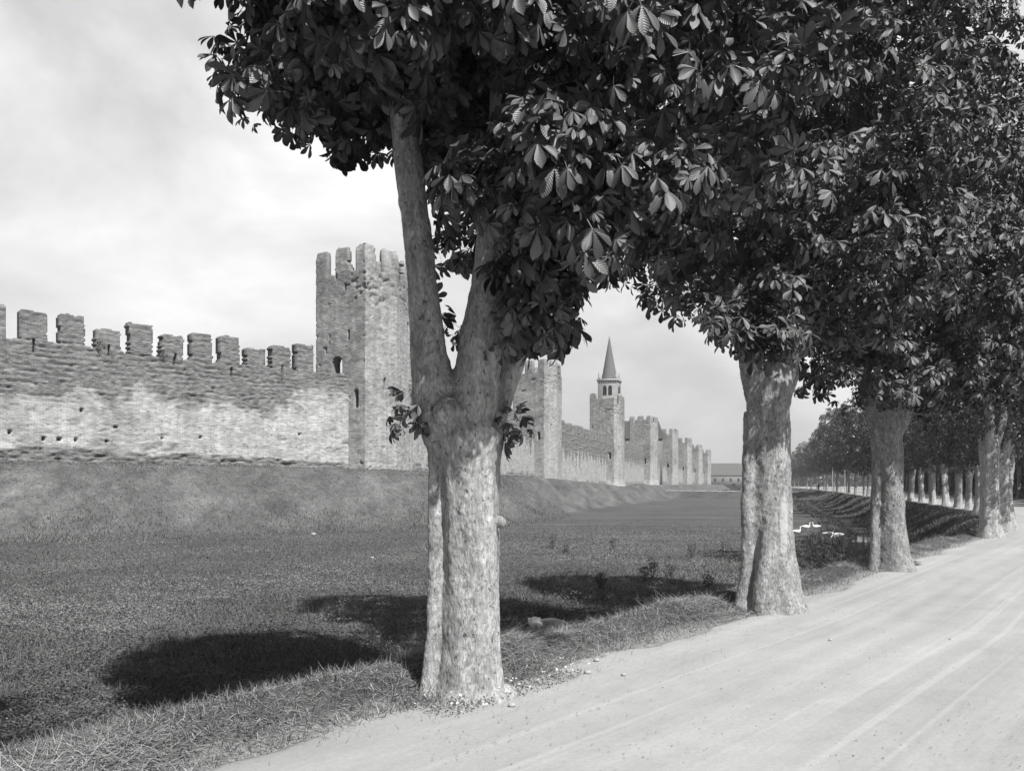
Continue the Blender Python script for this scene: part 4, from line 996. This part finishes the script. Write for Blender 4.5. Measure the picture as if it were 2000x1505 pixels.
# kerb and hedge across the road
s2, pk, nk_ = walk(TL, 1.2, 0.0, 260)
kk = (pk[:, 1] > 20); pk = pk[kk]; nk_ = nk_[kk]
def strip(name, off0, off1, z0, z1, M, parent=None, **k):
    V, F_ = [], []
    for p, nn in zip(pk, nk_):
        a = p + nn * off0; b_ = p + nn * off1; V += [(a[0], a[1], z0), (a[0], a[1], z1), (b_[0], b_[1], z1), (b_[0], b_[1], z0)]
    for i in range(len(pk) - 1):
        for j in range(4): a = i * 4 + j; b_ = i * 4 + (j + 1) % 4; F_.append((a, a + 4, b_ + 4, b_))
    F_ += [(0, 1, 2, 3), tuple(len(V) - 4 + j for j in (3, 2, 1, 0))]
    return obj(name, mesh(name, V, [np.array(F_)], M), parent, **k)
strip('kerb', 9.7, 9.95, -0.2, 0.14, M_GREYSTONE, kind='structure')
rs = np.random.RandomState(5)
def scatter_leaves(P, size, M, seed, name):
    rs = np.random.RandomState(seed); n = len(P); f = norm(rs.normal(size=(n, 3))); w_ = norm(np.cross(f, norm(rs.normal(size=(n, 3))))); sz = size * rs.uniform(.6, 1.3, n)[:, None]
    a = P - f * sz; b_ = P + w_ * sz * .5; c = P + f * sz; d = P - w_ * sz * .5
    V = np.stack([a, b_, c, d], 1).reshape(-1, 3); Q = np.arange(4 * n).reshape(n, 4)
    return mesh(name, V, [Q], M, False, {'rnd': np.repeat(rs.rand(n), 4)})
i_ = rs.randint(0, len(pk) - 1, 60000); f_ = rs.rand(60000)[:, None]
base = pk[i_] * (1 - f_) + pk[i_ + 1] * f_; offs = rs.uniform(13.2, 15.0, 60000); zz = rs.rand(60000) ** 0.8 * (4.0 + 1.0 * vn(base[:, 1] * .4, 0 * base[:, 1], 4))
hp = base + nk_[i_] * offs[:, None]
hd = empty('hedge', (float(pk[40][0] + 14), float(pk[40][1]), 0), label='tall dark hedge beyond the kerb across the road', cat='hedge')
me = scatter_leaves(np.concatenate([hp, zz[:, None]], -1) - np.array(hd.location), 0.26, M_LEAF_FAR, 6, 'foliage'); obj('foliage', me, hd)

# flag pole by the bridge and bush by the farmhouse
def pole(name, px, Y, h, r, label, cat):
    x, y = fr(px, Y); z = H(x, y); V, F_ = [], []
    t = empty(name, (x, y, z), label=label, cat=cat); tube(V, F_, [(0, 0, -.3), (0, 0, h * .5), (0, 0, h)], [r, r * .8, r * .6], 8)
    me = bpy.data.meshes.new('post'); me.from_pydata(V, [], F_); me.materials.append(M_PALEPOST); obj('post', me, t)
    V, F_ = [], []; tube(V, F_, [(-.5, 0, h - .4), (0, 0, h - .4), (.5, 0, h - .4)], [r * .5] * 3, 6); me = bpy.data.meshes.new('crossbar'); me.from_pydata(V, [], F_); me.materials.append(M_WOOD); obj('crossbar', me, t)
pole('utility_pole', 1626, 166, 8.2, .09, 'thin pale utility pole rising against the dark far trees beside the bridge', 'pole')
pole('utility_pole', 1650, 140, 4.2, .07, 'short pale pole among the far trunks, right of the taller pole', 'pole')
bx_, by_ = fr(1438, 300); b_ = empty('bush', (bx_, by_, H(bx_, by_)), label='round dark bush beside the second trunk, in front of the farmhouse', cat='bush')
obj('foliage', crown([((0, 0, 1.0), (1.9, 1.5, 1.3))], 160, 4, .3, 'far', 71, M_LEAF_FAR, name='foliage'), b_)
bx_, by_ = fr(1413, 300); b_ = empty('bush', (bx_, by_, H(bx_, by_)), label='small low bush left of the round one below the farmhouse', cat='bush')
obj('foliage', crown([((0, 0, .5), (2.2, 1.5, .7))], 110, 4, .25, 'far', 72, M_LEAF_FAR, name='foliage'), b_)
# tuft plants on the near wall top
for px, lb in ((182, 'small weed growing on the wall top left of the fourth merlon'), (305, 'small weed growing beside the fifth merlon')):
    s = s_of(px); p = W0 + wd * s; z = float(np.interp(s, gs, gzz))
    t = empty('wall_plant', (p[0] + .3, p[1] + .3, z - .1), label=lb, cat='weed')
    obj('leaves', crown([((0, 0, .25), (.3, .25, .35))], 40, 3, .09, 'far', 80 + px, M_LEAF_FAR, name='leaves'), t)

# ------------------------------------------------------------------ grass, weeds, cut hay
def blades(P, h, w_, az, lean, curl, seed, M, name, segs=2):
    """P (n,3) roots; each a thin bent strip"""
    rs = np.random.RandomState(seed); n = len(P)
    dirh = np.stack([np.cos(az), np.sin(az), 0 * az], -1); sidev = np.stack([-np.sin(az), np.cos(az), 0 * az], -1)
    face = rs.uniform(-.8, .8, n)[:, None]; sidev = norm(sidev + dirh * face)
    V = []
    for k in range(segs + 1):
        t_ = k / segs; ang_ = lean + curl * t_
        hx = h * t_ * np.sin(lean + curl * t_ * .6); hz = h * t_ * np.cos(lean + curl * t_ * .6)
        c = P + dirh * hx[:, None] + np.array((0, 0, 1.0)) * hz[:, None]
        ww = (w_ * (1 - t_ * .85))[:, None] * sidev
        V += [c - ww, c + ww]
    V = np.stack(V, 1); m_ = 2 * (segs + 1)
    Q = []
    for k in range(segs): Q.append(np.array([2 * k, 2 * k + 1, 2 * k + 3, 2 * k + 2]))
    Q = (np.array(Q)[None] + (np.arange(n) * m_)[:, None, None]).reshape(-1, 4)
    return mesh(name, V.reshape(-1, 3), [Q], M, False, {'rnd': np.repeat(rs.rand(n), m_)})
def at_ground(XY, dz=0.0):
    z, dt, dw, at = terrain(XY); return np.concatenate([XY, (z + dz)[:, None]], -1), dt, dw
rs = np.random.RandomState(77)
def fan(n, y0, y1, x0=-0.66, x1=0.62, pw=1.0):
    """uniform-on-screen-ish scatter in a fan"""
    iy = rs.uniform(1 / y1, 1 / y0, n); y = 1 / iy; return np.stack([rs.uniform(x0, x1, n) * (y + 2.5), y], -1)
# leafy weeds covering the lawn (near), small leaves
XY = fan(520000, 8.2, 60); clump = fbm(XY[:, 0] * 0.9, XY[:, 1] * 0.9, 90, 4)
P, dt, dw = at_ground(XY); k = (dt < -2.0) & (rs.rand(len(XY)) < (0.35 + 1.1 * clump) * ss(4, 14, dw))
P = P[k]; sc_ = 0.6 + 0.022 * P[:, 1]
P[:, 2] += rs.rand(len(P)) ** 1.3 * (0.05 + 0.22 * ss(0.45, 0.7, fbm(P[:, 0] * 1.7, P[:, 1] * 1.7, 91, 3)))
n = len(P); az = rs.rand(n) * 6.283
f = norm(np.stack([np.cos(az), np.sin(az), rs.uniform(-.5, .5, n)], -1)); up = norm(np.array((0, 0, 1.)) + rs.normal(size=(n, 3)) * .45); sdv = norm(np.cross(up, f))
sz = (rs.uniform(.012, .032, n) * sc_)[:, None]
V = np.stack([P - f * sz, P + sdv * sz * .55, P + f * sz, P - sdv * sz * .55], 1).reshape(-1, 3)
ptch = ss(.3, .7, fbm(P[:, 0] * .35, P[:, 1] * .22, 93, 5))
obj('weeds', mesh('weeds', V, [np.arange(4 * n).reshape(n, 4)], M_WEED, False, {'rnd': np.repeat(.55 * rs.rand(n) + .6 * ptch, 4)}), kind='stuff', label='low leafy weeds covering the lawn below the wall', cat='weeds')
# grass blades over the lawn
XY = fan(150000, 8.2, 75); P, dt, dw = at_ground(XY); cl = fbm(XY[:, 0] * .5, XY[:, 1] * .5, 95, 4)
k = (dt < -1.8) & (dw > 1) & (rs.rand(len(XY)) < (.25 + cl) * (.4 + .6 * ss(5, 12, dw))); P = P[k]; n = len(P); far_ = 1 + P[:, 1] * .03
obj('lawn_grass', blades(P, rs.uniform(.06, .2, n) * (.7 + cl[k]), rs.uniform(.002, .004, n) * far_, rs.rand(n) * 6.28, rs.uniform(.1, .7, n), rs.uniform(.2, .9, n), 1, M_GRASS, 'lawn_grass'), kind='stuff', label='short grass mixed through the weedy lawn', cat='grass')
# dry tufts on the slope foot and grass on the slope
XY = np.stack([rs.uniform(-40, 6, 260000), rs.uniform(30, 100, 260000)], -1); P, dt, dw = at_ground(XY)
pn_ = fbm(XY[:, 0] * .22, XY[:, 1] * .22, 97, 4)
k = (dw > .2) & (dw < 14) & (rs.rand(len(XY)) < .30 + ss(.42, .62, pn_) * (.35 + .65 * np.exp(-((dw - 10.5) / 1.8) ** 2))); P = P[k]; dwk = dw[k]; n = len(P)
tall = .5 + .55 * np.exp(-((dwk - 10.5) / 1.8) ** 2)
obj('dry_grass', blades(P, rs.uniform(.12, .3, n) * tall, rs.uniform(.010, .028, n), rs.rand(n) * 6.28, rs.uniform(.05, .5, n), rs.uniform(.1, .8, n), 2, M_DRY, 'dry_grass'), kind='stuff', label='dry pale grass tufts on the foot of the wall bank', cat='grass')
# weeds and rubble along the wall foot
XY = np.stack([rs.uniform(-42, 40, 260000), rs.uniform(38, 230, 260000)], -1); P, dt, dw = at_ground(XY)
k = (dw > .3) & (dw < 1.7) & (rs.rand(len(XY)) < ss(.4, .65, fbm(XY[:, 0] * .5, XY[:, 1] * .5, 111, 4))); P = P[k]; n = len(P)
obj('wall_foot_weeds', blades(P, rs.uniform(.12, .5, n), rs.uniform(.015, .04, n), rs.rand(n) * 6.28, rs.uniform(.05, .6, n), rs.uniform(.1, .8, n), 12, M_GRASS, 'wall_foot_weeds'), kind='stuff', label='ragged weeds growing along the foot of the town wall', cat='weeds')
wx = rs.uniform(165, 420, 26000); wy = 470 + .35 * wx + rs.uniform(0, 40, 26000); wz_ = rs.rand(26000) ** .7 * (9 + 4 * vn(wx * .06, 0 * wx, 5)) - 1
obj('distant_woods', scatter_leaves(np.stack([wx, wy, wz_], -1), 1.1, M_LEAF_FAR, 13, 'distant_woods'), kind='stuff', label='distant woods closing the view beyond the avenue', cat='woods')
# long grass on the road bank and ditch
XY = []
for p, nn in zip(pc, pn):
    pass
i_ = rs.randint(0, int((pc[:, 1] < 175).sum()) - 1, 170000); j_ = rs.rand(170000)[:, None]
base = pc[i_] * (1 - j_) + pc[i_ + 1] * j_
pw_ = np.clip(6.0 / np.maximum(base[:, 1], 1), 0, 1)
XY = base - pn[i_] * rs.uniform(.15, 8.5, 170000)[:, None]
P, dt, dw = at_ground(XY); cl = fbm(XY[:, 0] * .8, XY[:, 1] * .8, 98, 4)
u_ = -dt; yy = XY[:, 1]
k = (yy > 3.2) & ((yy > 17) | (rs.rand(len(yy)) < .3)) & (np.abs(u_ - 6.0) > .42) & (rs.rand(len(XY)) < np.where(u_ < 3.2, .8, .35) * (.2 + 1.4 * ss(.35, .65, cl))) & ((yy > 24) | (u_ < 3.2) & (u_ > .3))
P = P[k]; n = len(P); ykk = yy[k]; hh = rs.uniform(.12, .38, n) * (.10 + .75 * ss(17, 34, ykk)) * (.45 + .55 * ss(.8, 2.5, u_[k])) * (.5 + cl[k] * 1.1)
obj('bank_grass', blades(P, hh, rs.uniform(.003, .005, n) * (1 + ykk * .05), rs.rand(n) * 6.28, rs.uniform(.0, .5, n), rs.uniform(.3, 1.2, n), 3, M_GRASS, 'bank_grass', 3), kind='stuff', label='long rank grass on the road bank and along the ditch', cat='grass')
# cut hay heaped along the verge
def verge(n, y0, y1, u0, u1, sd_):
    r2 = np.random.RandomState(sd_); m_ = (pc[:, 1] > y0) & (pc[:, 1] < y1); idx = np.nonzero(m_)[0][:-1]
    wgt = 1 / np.maximum(np.hypot(pc[idx, 0], pc[idx, 1]), 3) ** 1.1; wgt /= wgt.sum(); i_ = r2.choice(idx, n, p=wgt); f_ = r2.rand(n)[:, None]
    b_ = pc[i_] * (1 - f_) + pc[i_ + 1] * f_; return b_ - pn[i_] * r2.uniform(u0, u1, n)[:, None], s_[i_]
XY, sa = verge(170000, 2.5, 24, -.05, 1.9, 3); P, dt, dw = at_ground(XY); u_ = -dt
hp_ = ss(.35, .7, fbm(XY[:, 0] * .9, XY[:, 1] * .9, 7, 3)) * np.exp(-((u_ - .75 + .35 * (vn(sa * .4, 0 * sa, 66) - .5)) / .5) ** 2)
k = rs.rand(len(P)) < .16 + 1.1 * hp_; P = P[k]; hp_ = hp_[k]; n = len(P); P[:, 2] += rs.rand(n) ** 1.2 * .10 * hp_ + .01
obj('cut_grass', blades(P, rs.uniform(.12, .42, n) * (.45 + .55 * hp_), rs.uniform(.0018, .0036, n), rs.rand(n) * 6.28, rs.uniform(1.32, 1.8, n), rs.uniform(-.5, .45, n), 4, M_HAY, 'cut_grass', 4), kind='stuff', label='raked cut grass heaped along the edge of the road', cat='cut grass')
XY, sa = verge(38000, 2.5, 32, -.32, 1.3, 9); P, dt, dw = at_ground(XY); n = len(P)
k = rs.rand(n) < .25 + fbm(XY[:, 0] * 3, XY[:, 1] * 3, 99, 3) * ss(-.3, .3, -dt) - .15 * (dt > 0); P = P[k]; n = len(P)
obj('verge_grass', blades(P, rs.uniform(.03, .13, n), rs.uniform(.002, .004, n), rs.rand(n) * 6.28, rs.uniform(.1, .9, n), rs.uniform(.2, 1.0, n), 5, M_GRASS, 'verge_grass'), kind='stuff', label='short green grass fringing the dusty road', cat='grass')
# daisies and low leaves at the foot of the nearest tree
r2 = np.random.RandomState(8); n = 50
tt = r2.uniform(-.3, 1.4, n); uu = r2.uniform(.0, .5, n); dT = norm(np.array([[3.56, 4.3]]))[0]; nT = np.array([dT[1], -dT[0]])
XY = np.array((-.36, 6.1)) + tt[:, None] * dT - uu[:, None] * nT + nT * .22; P, _, _ = at_ground(XY, 0.0); P[:, 2] = np.maximum(P[:, 2], .02) + r2.uniform(.03, .12, n)
VV, QQ = [], []
for i, p in enumerate(P):
    r = r2.uniform(.006, .011); tl_ = r2.normal(size=3) * .35; nrm_ = norm(np.array((0, -.3, 1.)) + tl_); a_ = norm(np.cross(nrm_, (1, 0, 0))); c_ = np.cross(nrm_, a_)
    k = len(VV); VV += [p + r * (a_ * math.cos(q_ * 1.0472) + c_ * math.sin(q_ * 1.0472)) for q_ in range(6)]; QQ += [(k, k + 1, k + 2, k + 3), (k, k + 3, k + 4, k + 5)]
obj('flowers', mesh('flowers', VV, [np.array(QQ)], M_FLOWER, False, {'rnd': r2.rand(len(VV))}), kind='stuff', label='tiny white daisies at the foot of the nearest trunk', cat='flowers')
XY = np.array((-.36, 6.1)) + r2.uniform(-.3, 1.3, 3500)[:, None] * dT - r2.uniform(-.05, .6, 3500)[:, None] * nT + nT * .12; P, _, _ = at_ground(XY); P[:, 2] = np.maximum(P[:, 2], .0) + r2.rand(3500) * .09
obj('low_plants', scatter_leaves(P, .011, M_WEED, 9, 'low_plants'), kind='stuff', label='low leafy plants round the base of the nearest trunk', cat='plants')
# tall single weeds standing on the lawn
def weed(px, py, h, label, seed):
    x, y, z = gp3(px, py); r2 = np.random.RandomState(seed); t = empty('tall_weed', (x, y, z), label=label, cat='weed', group='tall weeds on the lawn'); V, F_ = [], []
    for k in range(4):
        dx, dy = r2.uniform(-.12, .12, 2); tube(V, F_, [(0, 0, -.02), (dx, dy, h * .5), (dx * 1.7, dy * 1.7, h * r2.uniform(.75, 1))], [.008, .006, .003], 5)
    me = bpy.data.meshes.new('stem'); me.from_pydata(V, [], F_); me.materials.append(M_WEED); obj('stem', me, t)
    obj('leaves', crown([((0, 0, h * .5), (.16, .16, h * .5))], 42, 3, .055, 'far', seed, M_LEAF_FAR, inner=.1, name='leaves'), t)
for i, (px, py, h, lb) in enumerate([(1080, 1072, .75, 'lone tall weed on the lawn just right of the nearest trunk'), (1198, 1072, .5, 'small tall weed far out on the lawn, above the shade patches'), (1275, 1130, .65, 'spiky weed standing at the upper edge of the middle shade patch'),
        (1258, 1135, .5, 'weed left of the spiky one at the edge of the middle shade patch'), (1350, 1090, .6, 'weed in front of the thin streak of shade'), (1414, 1095, .8, 'feathery weed beside the second trunk'),
        (1382, 1150, .45, 'dark rounded weed left of the second trunk'), (1058, 1218, .42, 'dark weed standing behind the two near geese'), (1172, 1150, .5, 'low pale weed within the shade right of the geese'),
        (1105, 1080, .4, 'short weed right of the lone tall one'), (1310, 1128, .5, 'weed right of the spiky one at the shade edge')]):
    weed(px, py, h, lb, 200 + i)
# stones
def stone(px, py, r, label, seed, M=M_STONE, zz=None):
    x, y, z = gp3(px, py, zz); z = zz if zz is not None else z
    rs_ = np.random.RandomState(seed); bm_V = []
    n1_, n2_ = 10, 7; V, F_ = [], []
    for i in range(1, n2_):
        for k in range(n1_):
            a, b_ = 2 * math.pi * k / n1_, math.pi * i / n2_; q_ = r * rs_.uniform(.85, 1.12); V.append((q_ * math.cos(a) * math.sin(b_), .8 * q_ * math.sin(a) * math.sin(b_), .6 * q_ * math.cos(b_) + .35 * r))
    V += [(0, 0, r * .95), (0, 0, -r * .25)]
    for i in range(n2_ - 2):
        for k in range(n1_): a = i * n1_ + k; b_ = i * n1_ + (k + 1) % n1_; F_.append((a, a + n1_, b_ + n1_, b_))
    T_ = [(k, (k + 1) % n1_, len(V) - 2) for k in range(n1_)] + [((n2_ - 2) * n1_ + (k + 1) % n1_, (n2_ - 2) * n1_ + k, len(V) - 1) for k in range(n1_)]
    obj('stone', mesh('stone', V, [np.array(F_), np.array(T_)], M, True), None, (x, y, z), label=label, cat='stone', group='loose stones')
for i, (px, py, r, lb) in enumerate([(1622, 1250, .022, 'pale stone on the road, right of the second trunk foot'), (1858, 1250, .026, 'pale stone on the road near the right edge of the photo'), (1218, 1318, .022, 'pale stone near the left road edge between the first two trees'),
        (1148, 1314, .032, 'rounded stone in the verge where the cut grass ends'), (1165, 1290, .03, 'small pale stone resting just above the rounded verge stone'), (1000, 1378, .03, 'small stone at the foot of the nearest trunk')]):
    stone(px, py, r, lb, 300 + i, zz=0.02)
stone(612, 1045, .16, 'pale stone lying far out on the lawn below the wall', 310)
stone(727, 1090, .07, 'small white plate-damage fleck, shaped as a stone, on the open lawn left of the nearest trunk', 311, M_FEATHER)  # stone mesh stands for a white fleck taken as plate damage
r2 = np.random.RandomState(17); n = 9000
iy = r2.uniform(1 / 40, 1 / 3.2, n); y = 1 / iy; x = r2.uniform(-.3, .66, n) * y + 1; XY = np.stack([x, y], -1); _, dt, _, _ = terrain(XY); k = (dt > .05) & (dt < 9.2) & (r2.rand(n) < np.where(dt < 1.0, .9, .25)); XY = XY[k]; n = len(XY)
sz = r2.uniform(.002, .007, n); oc = np.array([(1, 0, 0), (0, 1, 0), (-1, 0, 0), (0, -1, 0), (0, 0, .8), (0, 0, -.4)]); of = np.array([(0, 1, 4), (1, 2, 4), (2, 3, 4), (3, 0, 4), (1, 0, 5), (2, 1, 5), (3, 2, 5), (0, 3, 5)])
V = (oc[None] * sz[:, None, None] * r2.uniform(.6, 1.4, (n, 1, 3)) + np.concatenate([XY, np.full((n, 1), .028)], -1)[:, None]).reshape(-1, 3)
obj('gravel', mesh('gravel', V, [(of[None] + (np.arange(n) * 6)[:, None, None]).reshape(-1, 3)], m_rnd('grit', .42, .25)), kind='stuff', label='scattered grit and small pebbles on the road', cat='gravel')

# ------------------------------------------------------------------ thin haze over the whole place
hz = boxes('haze', [(-900, -30, -4, 1100, 1500, 60)], None, kind='stuff', label='thin pale air dimming the far towers', cat='haze')
hm = bpy.data.materials.new('thin_haze'); hm.use_nodes = True; hn = hm.node_tree; hn.nodes.remove(hn.nodes['Principled BSDF'])
pv = hn.nodes.new('ShaderNodeVolumePrincipled'); pv.inputs['Color'].default_value = (.95, .95, .95, 1); pv.inputs['Density'].default_value = 0.0005; pv.inputs['Anisotropy'].default_value = 0.2
hn.links.new(pv.outputs[0], hn.nodes['Material Output'].inputs['Volume']); hz.data.materials.clear(); hz.data.materials.append(hm)
